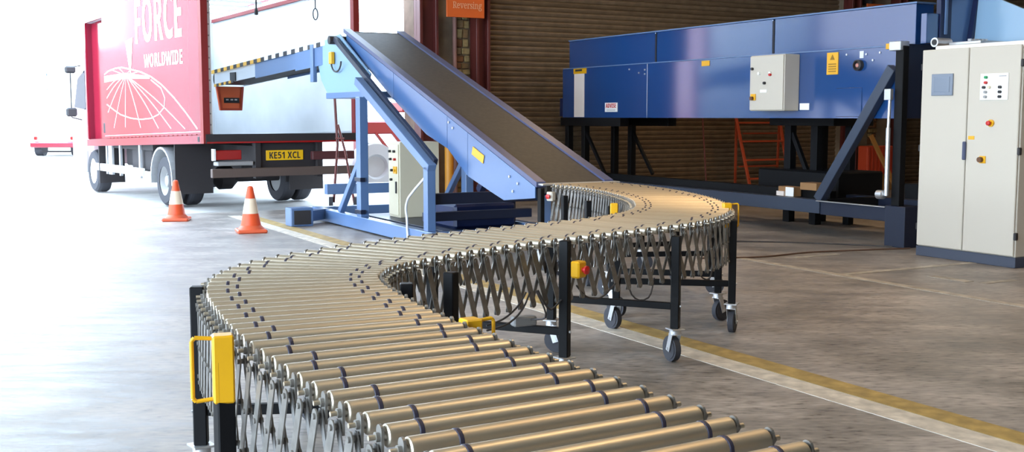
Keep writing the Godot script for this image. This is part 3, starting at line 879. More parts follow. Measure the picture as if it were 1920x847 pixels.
func build_truck() -> void:
	var t := thing("box_lorry", "red box lorry with white lettering parked rear-first at the doorway", "lorry", TRUCK.origin, TRUCK_TURN)
	var b: MB
	var WD := 2.52
	var LN := 6.08
	var Y := func(h: float, s: float) -> float: return h - 0.0274 * s   # the lorry sits a little nose-down
	var panel := func(called: String, x0: float, x1: float, ha: float, hb: float, s0: float, s1: float, m: Material) -> MeshInstance3D:
		var bb := MB.new(TRUCK)
		bb.prism([Vector3(x0, Y.call(ha, s0), -s0), Vector3(x0, Y.call(hb, s0), -s0), Vector3(x0, Y.call(hb, s1), -s1), Vector3(x0, Y.call(ha, s1), -s1)], Vector3(x1 - x0, 0, 0))
		return obj(called, bb, m, t)
	# body: left side with a recessed door towards the cab, right side, front, floor, roof
	panel.call("side_panel", 0.0, 0.035, 1.16, 3.60, 0.12, 4.9, M.truck_red)
	panel.call("side_panel", 0.0, 0.035, 3.30, 3.60, 4.9, LN, M.truck_red)
	panel.call("side_panel", 0.0, 0.035, 1.16, 3.30, 6.0, LN, M.truck_red)
	panel.call("side_door", 0.12, 0.15, 1.16, 3.30, 4.85, 6.0, M.truck_red)
	panel.call("door_jamb", 0.035, 0.15, 1.16, 3.30, 6.0, 6.03, mat(rgb(120, 8, 40), 0.5))
	panel.call("lower_rail", -0.01, 0.05, 1.03, 1.155, 0.1, LN, M.truck_red)
	panel.call("trim_strip", -0.008, 0.0, 1.2, 1.212, 0.12, 4.9, mat(rgb(214, 170, 184), 0.4))
	for k in 22:
		b = MB.new(TRUCK); b.cyl(Vector3(-0.012, Y.call(1.16, 0.3 + k * 0.205), -0.3 - k * 0.205), Vector3(0.0, Y.call(1.16, 0.3 + k * 0.205), -0.3 - k * 0.205), 0.012, 6); obj("rivet", b, M.truck_frame, t)
	panel.call("side_panel", WD - 0.035, WD, 1.03, 3.60, 0.12, LN, M.truck_red)
	panel.call("inner_liner", WD - 0.05, WD - 0.036, 1.16, 3.56, 0.12, LN - 0.05, M.liner)
	panel.call("inner_liner", 0.16, 0.17, 1.16, 3.56, 0.12, LN - 0.05, M.liner)
	panel.call("load_floor", 0.03, WD - 0.03, 1.05, 1.16, 0.05, LN, M.chassis)
	panel.call("front_wall", 0.035, WD - 0.035, 1.16, 3.56, LN - 0.05, LN, M.liner)
	panel.call("roof", 0.0, WD, 3.58, 3.61, 0.0, LN, M.roof)
	for k in 9:
		panel.call("roof_rib", 0.05, WD - 0.05, 3.535, 3.575, 0.5 + k * 0.62, 0.54 + k * 0.62, M.alu)
	panel.call("cant_rail", WD - 0.09, WD - 0.05, 3.42, 3.48, 0.1, LN - 0.1, M.truck_frame)
	panel.call("kick_strip", WD - 0.06, WD - 0.05, 1.16, 1.2, 0.12, LN - 0.1, M.alu)
	# rear frame
	panel.call("rear_post", -0.01, 0.09, 1.03, 3.62, 0.0, 0.11, M.truck_frame)
	panel.call("rear_post", WD - 0.09, WD + 0.01, 1.03, 3.62, 0.0, 0.11, M.truck_frame)
	panel.call("rear_header", 0.09, WD - 0.09, 3.5, 3.62, 0.0, 0.11, M.truck_frame)
	panel.call("rear_sill", 0.02, WD - 0.02, 1.03, 1.165, -0.02, 0.1, M.chassis)
	panel.call("sill_stripe", 0.03, WD - 0.03, 1.03, 1.055, -0.026, -0.02, M.tail_red)
	panel.call("edge_strip", 0.09, 0.15, 1.17, 3.5, 0.05, 0.11, M.white)
	for k in 14:
		b = MB.new(TRUCK); b.cyl(Vector3(0.12, 1.3 + k * 0.16, -0.045), Vector3(0.12, 1.3 + k * 0.16, -0.055), 0.012, 8); obj("rivet", b, M.grey, t)
	panel.call("shutter_guide", 0.2, 0.3, 1.17, 3.45, 5.6, 5.75, M.alu)
	b = MB.new(TRUCK); b.box(0.1, 1.0, 3.26, 3.34, 5.7, 5.8); obj("roof_track", b, M.grey, t)
	# lettering and globe on the left side
	var fb := Basis(TRUCK.basis.z, Vector3.UP, -TRUCK.basis.x)
	text("lettering", "FORCE", TRUCK * Vector3(-0.003, 2.96, -1.9), fb, 2.2, 0.72, M.truck_print, t)
	text("lettering", "WORLDWIDE", TRUCK * Vector3(-0.003, 2.31, -1.7), fb, 1.8, 0.21, M.truck_print, t)
	b = MB.new(TRUCK)
	b.prism([Vector3(-0.002, 2.68, -3.55), Vector3(-0.002, 2.72, -3.15), Vector3(-0.002, 2.05, -3.32)], Vector3(-0.004, 0, 0))
	obj("spike_emblem", b, M.truck_print, t)
	var em := MB.new(TRUCK)
	var hub := Vector2(3.59, 2.11)
	var curve := func(pts: Array, w: float) -> void:
		var prev := Vector2.ZERO
		for i in pts.size():
			var p: Vector2 = pts[i]
			if i > 0:
				var d := (p - prev).normalized()
				var q := Vector2(-d.y, d.x) * w * 0.5
				em.prism([Vector3(-0.001, (prev + q).y, -(prev + q).x), Vector3(-0.001, (p + q).y, -(p + q).x), Vector3(-0.001, (p - q).y, -(p - q).x), Vector3(-0.001, (prev - q).y, -(prev - q).x)], Vector3(-0.004, 0, 0))
			prev = p
	curve.call([Vector2(4.83, 2.16), Vector2(4.6, 2.21), Vector2(4.2, 2.245), Vector2(3.8, 2.25), Vector2(3.3, 2.2), Vector2(2.78, 2.14), Vector2(2.28, 2.05), Vector2(1.8, 1.92), Vector2(1.24, 1.71), Vector2(0.71, 1.47), Vector2(0.26, 1.24)], 0.022)
	curve.call([Vector2(4.74, 1.63), Vector2(4.37, 1.54), Vector2(3.95, 1.45), Vector2(3.39, 1.39), Vector2(2.86, 1.37), Vector2(2.34, 1.39), Vector2(1.97, 1.45), Vector2(1.69, 1.56), Vector2(1.64, 1.7), Vector2(1.81, 1.86), Vector2(2.28, 2.0)], 0.016)
	for e in [[4.71, 1.89], [4.73, 1.74], [4.68, 1.49], [4.35, 1.22], [3.7, 1.235], [2.88, 1.235], [1.99, 1.235], [1.4, 1.235], [0.78, 1.235], [4.4, 2.23], [3.95, 2.24], [3.3, 2.2], [2.9, 2.15]]:
		var e2 := Vector2(e[0], e[1])
		var pts := []
		for k in 7:
			var f := k / 6.0
			pts.append(hub.lerp(e2, f) + Vector2(0, 0.05 * sin(PI * f)) * (1.0 if e2.y < 2.1 else 0.0))
		curve.call(pts, 0.011)
	obj("globe_emblem", em, M.truck_print, t)
	b = MB.new(TRUCK)
	b.prism([Vector3(-0.001, 2.13, -4.84), Vector3(-0.001, 2.15, -3.6), Vector3(-0.001, 2.06, -2.35), Vector3(-0.001, 2.02, -2.35), Vector3(-0.001, 2.06, -3.6), Vector3(-0.001, 2.02, -4.84)], Vector3(-0.005, 0, 0))
	obj("globe_band", b, M.truck_print, t)
	# door catch
	b = MB.new(TRUCK); b.box(0.08, 0.12, 1.12, 1.3, 5.15, 5.3, 0.01); obj("door_catch", b, M.dark, t)
	b = MB.new(TRUCK); b.box(-0.015, 0.0, 1.05, 1.13, 0.16, 0.24, 0.01); obj("side_lamp", b, M.dark, t)
	# chassis and rear gear
	for x in [0.85, 1.55]:
		b = MB.new(TRUCK); b.box(x, x + 0.1, 0.68, 0.98, 0.1, 6.9); obj("chassis_rail", b, M.chassis, t)
	b = MB.new(TRUCK); b.box(0.1, 2.42, 0.53, 0.66, -0.02, 0.06, 0.008); obj("underrun_bar", b, mat(rgb(92, 78, 72), 0.6), t)
	b = MB.new(TRUCK); b.box(1.7, 2.42, 0.76, 0.89, 0.0, 0.1, 0.01); obj("rear_beam", b, mat(rgb(84, 42, 44), 0.6), t)
	b = MB.new(TRUCK); b.box(0.16, 0.56, 0.79, 0.93, 0.0, 0.08, 0.01)
	var tl := obj("tail_light", b, M.tail_red, t)
	b = MB.new(TRUCK); b.box(0.13, 0.16, 0.78, 0.95, -0.01, 0.08); obj("lens_end", b, M.white, tl)
	b = MB.new(TRUCK); b.box(0.2, 0.75, 0.70, 0.76, 0.02, 0.2, 0.01); obj("light_bracket", b, M.grey, t)
	b = MB.new(TRUCK); b.box(0.88, 1.78, 0.6, 1.03, 0.08, 0.4, 0.01); obj("plate_box", b, M.chassis, t)
	for x in [0.78, 1.78]:
		b = MB.new(TRUCK); b.box(x, x + 0.09, 0.5, 1.03, 0.02, 0.12, 0.005); obj("drop_arm", b, M.chassis, t)
	b = MB.new(TRUCK); b.box(0.97, 1.57, 0.765, 0.915, 0.06, 0.08, 0.003)
	var np := obj("number_plate", b, M.plate, t)
	text("plate_text", "KE51 XCL", TRUCK * Vector3(1.27, 0.84, -0.058), TRUCK.basis, 0.5, 0.1, M.dark, np)
	b = MB.new(TRUCK)
	b.cyl(Vector3(0.45, 0.42, -1.95), Vector3(2.1, 0.42, -1.95), 0.075, 12)
	b.lathe(Vector3(1.05, 0.42, -1.95), Vector3.RIGHT, [Vector2(0.07, -0.22), Vector2(0.19, -0.1), Vector2(0.19, 0.1), Vector2(0.07, 0.22)], 16)
	obj("rear_axle", b, M.chassis, t)
	b = MB.new(TRUCK); b.box(0.15, 0.8, 0.5, 0.98, 2.8, 3.9, 0.03); obj("fuel_tank", b, M.chassis, t)
	b = MB.new(TRUCK); b.box(0.3, 0.85, 0.55, 1.0, 4.0, 4.7, 0.02); obj("battery_box", b, M.chassis, t)
	b = MB.new(TRUCK); b.box(1.7, 2.3, 0.5, 0.98, 2.8, 4.4, 0.03); obj("tool_box", b, M.chassis, t)
	b = MB.new(TRUCK); b.box(0.1, 2.4, 0.86, 1.0, 2.6, 5.2); obj("subframe", b, M.chassis, t)
	# side guard
	b = MB.new(TRUCK); b.box(0.03, 0.07, 0.43, 0.56, 2.95, 5.85, 0.005); obj("side_guard", b, M.white, t)
	for s in [3.2, 4.3, 4.8, 5.1]:
		b = MB.new(TRUCK); b.box(0.07, 0.11, 0.38, 1.0, s, s + 0.07 + (0.14 if s > 4.7 and s < 5.0 else 0.0)); obj("guard_stay", b, M.alu, t)
	# wheels
	for x in [0.17, 0.47, 2.05, 2.35]:
		var out := -1.0 if x < 1.0 else 1.0
		wheel(t, Vector3(x, 0.40, -1.95), 0.40, 0.24, out, M.grey)
	wheel(t, Vector3(0.19, 0.40, -5.98), 0.40, 0.26, -1.0, M.white)
	wheel(t, Vector3(2.33, 0.40, -5.98), 0.40, 0.26, 1.0, M.white)
	# rear arches and flaps
	for sd in [[0.0, 0.62], [1.9, 2.52]]:
		b = MB.new(TRUCK)
		for k in 14:
			var a0 := deg_to_rad(-8.0 + 196.0 * k / 14)
			var a1 := deg_to_rad(-8.0 + 196.0 * (k + 1) / 14)
			var c0 := Vector3(sd[0], 0.42 + 0.52 * sin(a0), -1.95 + 0.52 * cos(a0))
			var c1 := Vector3(sd[0], 0.42 + 0.52 * sin(a1), -1.95 + 0.52 * cos(a1))
			var i0 := Vector3(sd[0], 0.42 + 0.49 * sin(a0), -1.95 + 0.49 * cos(a0))
			var i1 := Vector3(sd[0], 0.42 + 0.49 * sin(a1), -1.95 + 0.49 * cos(a1))
			b.prism([c0, c1, i1, i0], Vector3(sd[1] - sd[0], 0, 0))
		obj("wheel_arch", b, M.alu if sd[0] < 1.0 else M.chassis, t)
		b = MB.new(TRUCK); b.box(sd[0] + 0.02, sd[1], 0.22, 1.0, 1.33, 1.36); obj("mud_flap", b, M.chassis, t)
	for x in [0.02, 2.02]:
		b = MB.new(TRUCK); b.box(x, x + 0.46, 0.2, 0.9, 5.42, 5.46); obj("mud_flap", b, M.chassis, t)
	# cab ahead of the body
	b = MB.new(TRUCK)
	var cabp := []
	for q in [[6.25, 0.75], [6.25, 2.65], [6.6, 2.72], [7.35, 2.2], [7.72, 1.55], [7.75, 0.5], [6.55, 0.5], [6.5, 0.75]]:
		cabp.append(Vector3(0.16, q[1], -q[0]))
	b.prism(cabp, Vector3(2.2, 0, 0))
	var cab := obj("cab", b, mat(rgb(232, 200, 206), 0.3), t)  # red cab paled: the bright haze over it is put into the colour
	b = MB.new(TRUCK)
	b.prism([Vector3(0.15, 1.55, -6.7), Vector3(0.15, 2.3, -6.7), Vector3(0.15, 2.15, -7.2), Vector3(0.15, 1.6, -7.5)], Vector3(0.012, 0, 0))
	obj("side_window", b, M.glass, cab)
	for q in [[2.32, 0.14], [1.5, 0.17]]:
		b = MB.new(TRUCK); b.boxc(Vector3(-0.02, q[0], -7.05), Vector3(0.2, q[1], 0.1), 0.03); obj("wing_mirror", b, M.dark, cab)
	b = MB.new(TRUCK); b.tube([Vector3(0.16, 2.4, -7.0), Vector3(-0.02, 2.36, -7.05), Vector3(-0.02, 1.4, -7.05), Vector3(0.16, 1.35, -7.0)], 0.013, 6); obj("mirror_arm", b, M.dark, cab)
	b = MB.new(TRUCK); b.box(0.1, 0.2, 0.35, 0.78, 6.6, 6.95, 0.02); obj("step_panel", b, M.grey, cab)
	# straps hanging inside
	var s1 := thing("hanging_strap", "short dark strap with a weight hanging from the lorry roof", "strap", TRUCK * Vector3(1.26, 3.0, -1.0), TRUCK_TURN)
	b = MB.new(TRUCK); b.box(1.25, 1.27, 3.05, 3.52, 0.99, 1.01); obj("webbing", b, M.dark, s1)
	b = MB.new(TRUCK); b.lathe(Vector3(1.26, 2.99, -1.0), Vector3.UP, [Vector2(0.0, 0.0), Vector2(0.03, 0.01), Vector2(0.028, 0.08), Vector2(0.012, 0.12), Vector2(0.0, 0.12)], 10); obj("weight", b, M.dark, s1)
	var s2 := thing("pull_loop", "dark oval pull loop hanging inside the lorry rear", "strap", TRUCK * Vector3(2.2, 2.97, -1.0), TRUCK_TURN)
	b = MB.new(TRUCK)
	var lp := []
	for k in 17:
		var a := TAU * k / 16
		lp.append(Vector3(2.27 + 0.042 * cos(a), 3.06 + 0.09 * sin(a), -1.0))
	b.tube(lp, 0.009, 6); obj("loop", b, M.dark, s2)
	b = MB.new(TRUCK); b.tube([Vector3(2.27, 3.15, -1.0), Vector3(2.27, 3.53, -1.0)], 0.009, 6); obj("cord", b, M.dark, s2)

# ---------------------------------------------------------------- parked blue boom machine
func build_machine() -> void:
	var t := thing("boom_machine", "long glossy blue boom conveyor raised on dark legs before the shutter", "machine", H(10.0, 0, 12.0), HALL_TURN)
	var b: MB
	var add := func(called: String, m: Material, x0: float, x1: float, y0: float, y1: float, d0: float, d1: float, bev := 0.004) -> MeshInstance3D:
		var bb := MB.new(HALL)
		bb.box(x0, x1, y0, y1, d0, d1, bev)
		return obj(called, bb, m, t)
	add.call("main_body", M.blue_dark, 9.62, 10.62, 1.40, 2.18, 8.76, 15.92)
	add.call("side_panel", M.blue, 9.6, 9.62, 1.40, 2.19, 8.75, 13.535, 0.002)
	add.call("side_panel", M.blue, 9.6, 9.62, 1.40, 2.19, 13.545, 15.93, 0.002)
	add.call("top_flange", M.blue_frame, 9.585, 9.75, 2.185, 2.2, 8.75, 15.9, 0.003)
	for q in [[8.72, 10.965], [11.005, 13.48], [13.52, 15.92]]:
		add.call("upper_panel", M.blue, 9.72, 9.99, 2.2, 2.64, q[0], q[1], 0.004)
	for q in [10.985, 13.5]:
		add.call("joint_strip", mat(rgb(10, 14, 30), 0.6), 9.714, 9.97, 2.2, 2.62, q - 0.018, q + 0.018, 0.0)
	add.call("upper_flange", M.blue_frame, 9.70, 10.0, 2.64, 2.66, 8.7, 15.92, 0.003)
	add.call("upper_panel", M.blue, 10.45, 10.6, 2.2, 2.5, 8.72, 15.9)
	add.call("nose_block", M.blue_dark, 9.66, 10.55, 1.42, 1.72, 15.93, 16.12)
	add.call("nose_block", M.blue_dark, 9.68, 10.5, 1.72, 2.2, 15.93, 16.02)
	# labels
	add.call("white_label", M.paper, 9.592, 9.6, 1.41, 2.10, 15.26, 15.56, 0.0)
	var yl = add.call("yellow_label", M.yellow, 9.59, 9.6, 2.10, 2.19, 15.2, 15.58, 0.0)
	b = MB.new(HALL); b.box(9.586, 9.59, 2.14, 2.17, 15.32, 15.52); obj("label_print", b, M.dark, yl)
	var aw = add.call("notice", M.white, 9.592, 9.6, 1.49, 1.63, 14.31, 14.65, 0.0)
	var fb := Basis(HALL.basis.z, Vector3.UP, -HALL.basis.x)
	text("notice_text", "ADVISE", H(9.589, 1.585, 14.48), fb, 0.28, 0.065, M.red, aw)
	b = MB.new(HALL)
	for k in 2:
		b.box(9.588, 9.592, 1.505 + 0.02 * k, 1.512 + 0.02 * k, 14.36, 14.6)
	obj("notice_lines", b, M.grey, aw)
	add.call("yellow_label", M.yellow, 9.592, 9.6, 2.10, 2.17, 12.1, 12.27, 0.0)
	add.call("notice", M.white, 9.592, 9.6, 1.50, 1.58, 10.19, 10.35, 0.0)
	var wn = add.call("warning_label", M.yellow, 9.59, 9.6, 1.91, 2.165, 9.73, 9.91, 0.0)
	b = MB.new(HALL)
	var tp := [Vector3(9.586, 2.14, -9.82), Vector3(9.586, 2.08, -9.785), Vector3(9.586, 2.08, -9.855)]
	b.prism(tp, Vector3(0.004, 0, 0))
	for k in 4:
		b.box(9.586, 9.59, 1.94 + 0.028 * k, 1.952 + 0.028 * k, 9.76, 9.88)
	obj("warning_print", b, mat(rgb(140, 100, 10), 0.6), wn)
	b = MB.new(HALL); b.lathe(Vector3(9.6, 2.0, -9.4), Vector3.LEFT, [Vector2(0.062, 0.0), Vector2(0.062, 0.05), Vector2(0.045, 0.06), Vector2(0.04, 0.03), Vector2(0.0, 0.03)], 18)
	var kn := obj("beacon_ring", b, M.dark, t)
	b = MB.new(HALL); b.lathe(Vector3(9.575, 2.0, -9.4), Vector3.LEFT, [Vector2(0.026, 0.0), Vector2(0.022, 0.02), Vector2(0.0, 0.028)], 12); obj("button", b, mat(rgb(190, 130, 120), 0.4), kn)
	add.call("small_tag", M.galv, 9.592, 9.6, 2.08, 2.16, 9.34, 9.40, 0.0)
	add.call("yellow_label", M.yellow, 9.575, 9.6, 2.16, 2.22, 8.82, 9.0, 0.0)
	add.call("access_hatch", M.blue, 9.59, 9.6, 1.42, 1.75, 9.35, 9.75, 0.004)
	for q in [[9.1, 2.13], [9.3, 2.12], [9.6, 2.13], [9.2, 2.05], [13.6, 2.1], [13.6, 2.04], [14.0, 2.12], [13.75, 2.06]]:
		b = MB.new(HALL); b.cyl(Vector3(9.588, q[1], -q[0]), Vector3(9.605, q[1], -q[0]), 0.012, 8); obj("bolt", b, M.galv, t)
	# control box on the face
	var cb := add.call("control_box", M.cab, 9.36, 9.6, 1.49, 2.17, 10.37, 10.99, 0.008) as MeshInstance3D
	b = MB.new(HALL); b.box(9.345, 9.36, 1.5, 2.16, 10.38, 10.98, 0.004); obj("box_door", b, M.cab, cb)
	for q in [[10.8, 1.95, M.white], [10.6, 1.95, M.white], [10.7, 1.83, M.dark], [10.93, 2.01, M.dark], [10.6, 1.93, M.red]]:
		b = MB.new(HALL); b.cyl(Vector3(9.32, q[1], -q[0]), Vector3(9.345, q[1], -q[0]), 0.018, 10); obj("box_button", b, q[2], cb)
	b = MB.new(HALL); b.box(9.338, 9.345, 1.715, 1.75, 10.66, 10.78); obj("box_plate", b, M.white, cb)
	b = MB.new(HALL); b.box(9.33, 9.345, 1.62, 1.70, 10.86, 10.95, 0.003)
	var iso := obj("isolator", b, M.yellow, cb)
	b = MB.new(HALL); b.cyl(Vector3(9.30, 1.645, -10.91), Vector3(9.33, 1.645, -10.91), 0.025, 10); obj("isolator_knob", b, mat(rgb(92, 58, 30), 0.5), iso)
	# end post, cylinder, brace, base
	add.call("end_post", M.black, 9.49, 9.58, 0.45, 2.18, 8.67, 8.78, 0.006)
	add.call("post_cap", M.galv, 9.45, 9.59, 2.13, 2.23, 8.68, 8.84, 0.006)
	add.call("end_plate", M.navy, 9.58, 10.6, 1.4, 2.2, 8.68, 8.76)
	add.call("foot_block", M.navy, 9.47, 9.75, 0.0, 0.45, 8.56, 8.84, 0.006)
	add.call("foot_block", M.navy, 10.4, 10.65, 0.0, 0.45, 8.56, 8.84, 0.006)
	b = MB.new(HALL); b.cyl(Vector3(9.42, 0.56, -8.78), Vector3(9.44, 1.3, -8.8), 0.026, 12); b.cyl(Vector3(9.44, 1.3, -8.8), Vector3(9.45, 1.66, -8.8), 0.018, 12); obj("support_cylinder", b, M.galv, t)
	b = MB.new(HALL); b.lathe(Vector3(9.42, 0.57, -8.86), Vector3(0, 0, -1), [Vector2(0.0, -0.06), Vector2(0.05, -0.04), Vector2(0.05, 0.04), Vector2(0.0, 0.06)], 14); obj("cylinder_clevis", b, M.galv, t)
	add.call("cylinder_bracket", M.galv, 9.42, 9.47, 1.6, 1.72, 8.77, 8.86, 0.004)
	b = MB.new(HALL); b.bar(Vector3(9.54, 0.44, -9.92), Vector3(9.54, 1.95, -8.84), 0.12, 0.1, Vector3.RIGHT, 0.005); obj("brace", b, M.rail, t)
	add.call("base_rail", M.rail, 9.48, 9.62, 0.28, 0.44, 9.86, 15.9)
	add.call("base_rail", M.black, 9.74, 9.84, 0.3, 0.53, 9.95, 15.9)
	add.call("base_rail", M.navy, 10.45, 10.6, 0.28, 0.44, 8.84, 15.9)
	add.call("front_rail", M.navy, 9.50, 9.60, 0.27, 0.42, 8.84, 9.86)
	add.call("rail_strip", M.galv, 9.46, 9.52, 0.425, 0.435, 8.84, 9.9, 0.002)
	add.call("cross_beam", M.black, 9.62, 10.45, 0.28, 0.44, 9.86, 10.0)
	# legs
	for u in [9.65, 10.55]:
		for v in [15.3, 15.8]:
			add.call("leg", M.black, u - 0.05, u + 0.05, 0.0, 1.28, v - 0.05, v + 0.05)
		b = MB.new(HALL); b.bar(Vector3(u, 1.2, -15.3), Vector3(u, 0.5, -14.7), 0.05, 0.04, Vector3.RIGHT); obj("leg_brace", b, M.black, t)
		add.call("leg_cap", M.black, u - 0.08, u + 0.08, 1.27, 1.4, 14.2, 15.95)
	add.call("leg_cap", M.black, 9.6, 10.6, 1.28, 1.4, 15.2, 15.9)
	for v in [11.05, 11.55]:
		add.call("leg", M.black, 10.5, 10.61, 0.0, 1.4, v - 0.06, v + 0.06)
		add.call("leg", M.black, 10.9, 11.0, 0.0, 1.3, v - 0.25, v - 0.15)
	b = MB.new(HALL); b.bar(Vector3(10.55, 1.2, -11.5), Vector3(10.55, 0.5, -11.1), 0.06, 0.05, Vector3.RIGHT); obj("leg_brace", b, M.black, t)
	add.call("leg_cap", M.black, 10.4, 11.1, 1.3, 1.42, 10.6, 11.8)
	add.call("gear_case", M.black, 10.3, 11.1, 0.3, 0.72, 10.4, 11.9, 0.02)
	add.call("cross_beam", M.black, 10.6, 12.6, 0.4, 0.62, 9.4, 9.6)
	# feed end behind the cabinet
	add.call("feed_panel", M.blue, 9.66, 9.84, 2.2, 2.52, 8.52, 8.6)
	b = MB.new(HALL)
	b.prism([Vector3(9.85, 2.2, -8.5), Vector3(9.84, 3.0, -8.5), Vector3(10.01, 3.0, -8.5), Vector3(10.01, 2.2, -8.5)], Vector3(0, 0, -0.06)); obj("hood_post", b, M.blue_dark, t)
	b = MB.new(HALL); b.box(9.9, 9.935, 2.3, 3.0, 8.48, 8.5, 0.003); obj("hood_strip", b, M.blue_frame, t)
	b = MB.new(HALL)
	b.prism([Vector3(10.01, 2.2, -8.5), Vector3(10.01, 3.0, -8.5), Vector3(10.43, 3.0, -8.5), Vector3(10.27, 2.2, -8.5)], Vector3(0, 0, -0.03)); obj("hood_panel", b, M.blue_loader, t)
	b = MB.new(HALL)
	b.prism([Vector3(10.25, 2.2, -8.44), Vector3(10.40, 3.0, -8.44), Vector3(10.44, 3.0, -8.44), Vector3(10.29, 2.2, -8.44)], Vector3(0, 0, -0.06)); obj("hood_edge", b, M.blue_dark, t)
	b = MB.new(HALL)
	b.prism([Vector3(10.3, 2.1, -8.44), Vector3(10.36, 2.78, -8.44), Vector3(10.32, 2.24, -7.15), Vector3(10.3, 2.1, -7.15)], Vector3(0.03, 0, 0)); obj("hopper_panel", b, M.blue_lit, t)
	add.call("rear_guard", M.blue_frame, 10.9, 11.0, 2.2, 2.62, 7.4, 8.2)
	b = MB.new(HALL); b.cyl(Vector3(9.6, 2.2, -8.36), Vector3(9.82, 2.2, -8.36), 0.05, 16); obj("motor", b, M.galv, t)
	b = MB.new(HALL); b.cyl(Vector3(9.595, 2.2, -8.36), Vector3(9.605, 2.2, -8.36), 0.032, 14); obj("motor_cap", b, M.dark, t)
	for k in 5:
		b = MB.new(HALL); b.boxc(Vector3(9.95 + k * 0.05, 2.225, -8.2 + k * 0.01), Vector3(0.025, 0.03, 0.04), 0.004); obj("terminal", b, M.galv, t)
	add.call("service_tray", M.galv, 9.75, 10.28, 2.17, 2.2, 7.9, 8.3)
	# loose things on the base
	var bx := thing("carton", "small open white and brown carton lying on the base rail", "box", H(9.66, 0.44, 10.55), HALL_TURN)
	b = MB.new(HALL); b.box(9.58, 9.72, 0.44, 0.56, 10.42, 10.68, 0.004); obj("body", b, M.cardboard, bx)
	b = MB.new(HALL); b.box(9.572, 9.58, 0.445, 0.555, 10.40, 10.54); obj("side_flap", b, M.white, bx)
	b = MB.new(HALL); b.box(9.56, 9.58, 0.445, 0.5, 10.56, 10.69); obj("front_flap", b, M.paper, bx)
	b = MB.new(HALL); b.box(9.64, 9.84, 0.531, 0.62, 10.08, 10.36, 0.004)
	var c2 := obj("cardboard_box", b, M.cardboard, self)
	tag(c2, "flat brown cardboard box behind the white carton on the machine base", "box")

# ---------------------------------------------------------------- tall double-door cabinet
func build_cabinet() -> void:
	var t := thing("switch_cabinet", "tall cream double-door switch cabinet on a dark plinth", "cabinet", H(9.34, 0, 7.5), HALL_TURN)
	var b := MB.new(HALL); b.box(9.16, 9.62, 0.1, 2.06, 6.94, 8.1, 0.006); obj("body", b, M.cab, t)
	b = MB.new(HALL); b.box(9.15, 9.63, 0.0, 0.1, 6.93, 8.11, 0.004); obj("plinth", b, M.cab_dark, t)
	b = MB.new(HALL); b.box(9.22, 9.66, 2.06, 2.13, 6.96, 8.02, 0.012); obj("roof_plate", b, M.white, t)
	for d in [[6.95, 7.525], [7.535, 8.095]]:
		b = MB.new(HALL); b.box(9.135, 9.16, 0.11, 2.09, d[0], d[1], 0.006)
		obj("door", b, M.cab, t)
	for q in [[8.1, 1.92], [8.1, 1.1], [8.1, 0.3], [6.94, 1.92], [6.94, 1.1], [6.94, 0.3]]:
		b = MB.new(HALL); b.boxc(Vector3(9.155, q[1], -q[0]), Vector3(0.04, 0.07, 0.03), 0.006); obj("hinge", b, M.dark, t)
	b = MB.new(HALL); b.box(9.118, 9.135, 1.63, 1.845, 7.70, 7.96, 0.004)
	var sc := obj("display", b, mat(rgb(120, 130, 146), 0.4), t)
	b = MB.new(HALL); b.box(9.114, 9.118, 1.665, 1.815, 7.735, 7.925); obj("display_glass", b, M.screen, sc)
	b = MB.new(HALL); b.box(9.125, 9.135, 1.58, 1.83, 7.07, 7.38, 0.002)
	var pn := obj("button_panel", b, M.white, t)
	for q in [[7.31, 1.795, M.green], [7.31, 1.745, M.red], [7.33, 1.70, M.dark], [7.27, 1.70, M.beige], [7.31, 1.655, M.grey], [7.31, 1.61, M.grey], [7.15, 1.70, M.dark], [7.15, 1.655, M.dark], [7.15, 1.61, M.dark]]:
		b = MB.new(HALL); b.cyl(Vector3(9.10, q[1], -q[0]), Vector3(9.125, q[1], -q[0]), 0.014, 10); obj("button", b, q[2], pn)
	b = MB.new(HALL); b.box(9.122, 9.125, 1.80, 1.808, 7.09, 7.17); obj("panel_print", b, M.grey, pn)
	b = MB.new(HALL); b.cyl(Vector3(9.12, 1.36, -7.245), Vector3(9.135, 1.36, -7.245), 0.035, 14)
	var es := obj("stop_plate", b, M.yellow, t)
	b = MB.new(HALL); b.lathe(Vector3(9.12, 1.36, -7.25), Vector3.LEFT, [Vector2(0.012, 0.0), Vector2(0.012, 0.02), Vector2(0.024, 0.022), Vector2(0.02, 0.035), Vector2(0.0, 0.04)], 14); obj("stop_button", b, M.red, es)
	b = MB.new(HALL); b.box(9.11, 9.135, 1.0, 1.18, 7.515, 7.555, 0.008); obj("door_handle", b, mat(rgb(64, 70, 96), 0.35), t)
	b = MB.new(HALL); b.box(9.13, 9.135, 1.20, 1.235, 7.43, 7.50); obj("yellow_label", b, M.yellow, t)
	b = MB.new(HALL); b.box(9.125, 9.135, 0.975, 1.045, 7.29, 7.36, 0.002)
	var rt := obj("isolator_plate", b, M.yellow, t)
	b = MB.new(HALL); b.cyl(Vector3(9.09, 1.01, -7.335), Vector3(9.125, 1.01, -7.335), 0.026, 12); obj("isolator_knob", b, mat(rgb(96, 60, 26), 0.5), rt)
	b = MB.new(HALL); b.lathe(Vector3(9.42, 2.13, -7.06), Vector3.UP, [Vector2(0.05, 0.0), Vector2(0.05, 0.03), Vector2(0.04, 0.06), Vector2(0.02, 0.078), Vector2(0.0, 0.08)], 16); obj("beacon", b, mat(rgb(214, 150, 100), 0.3), t)

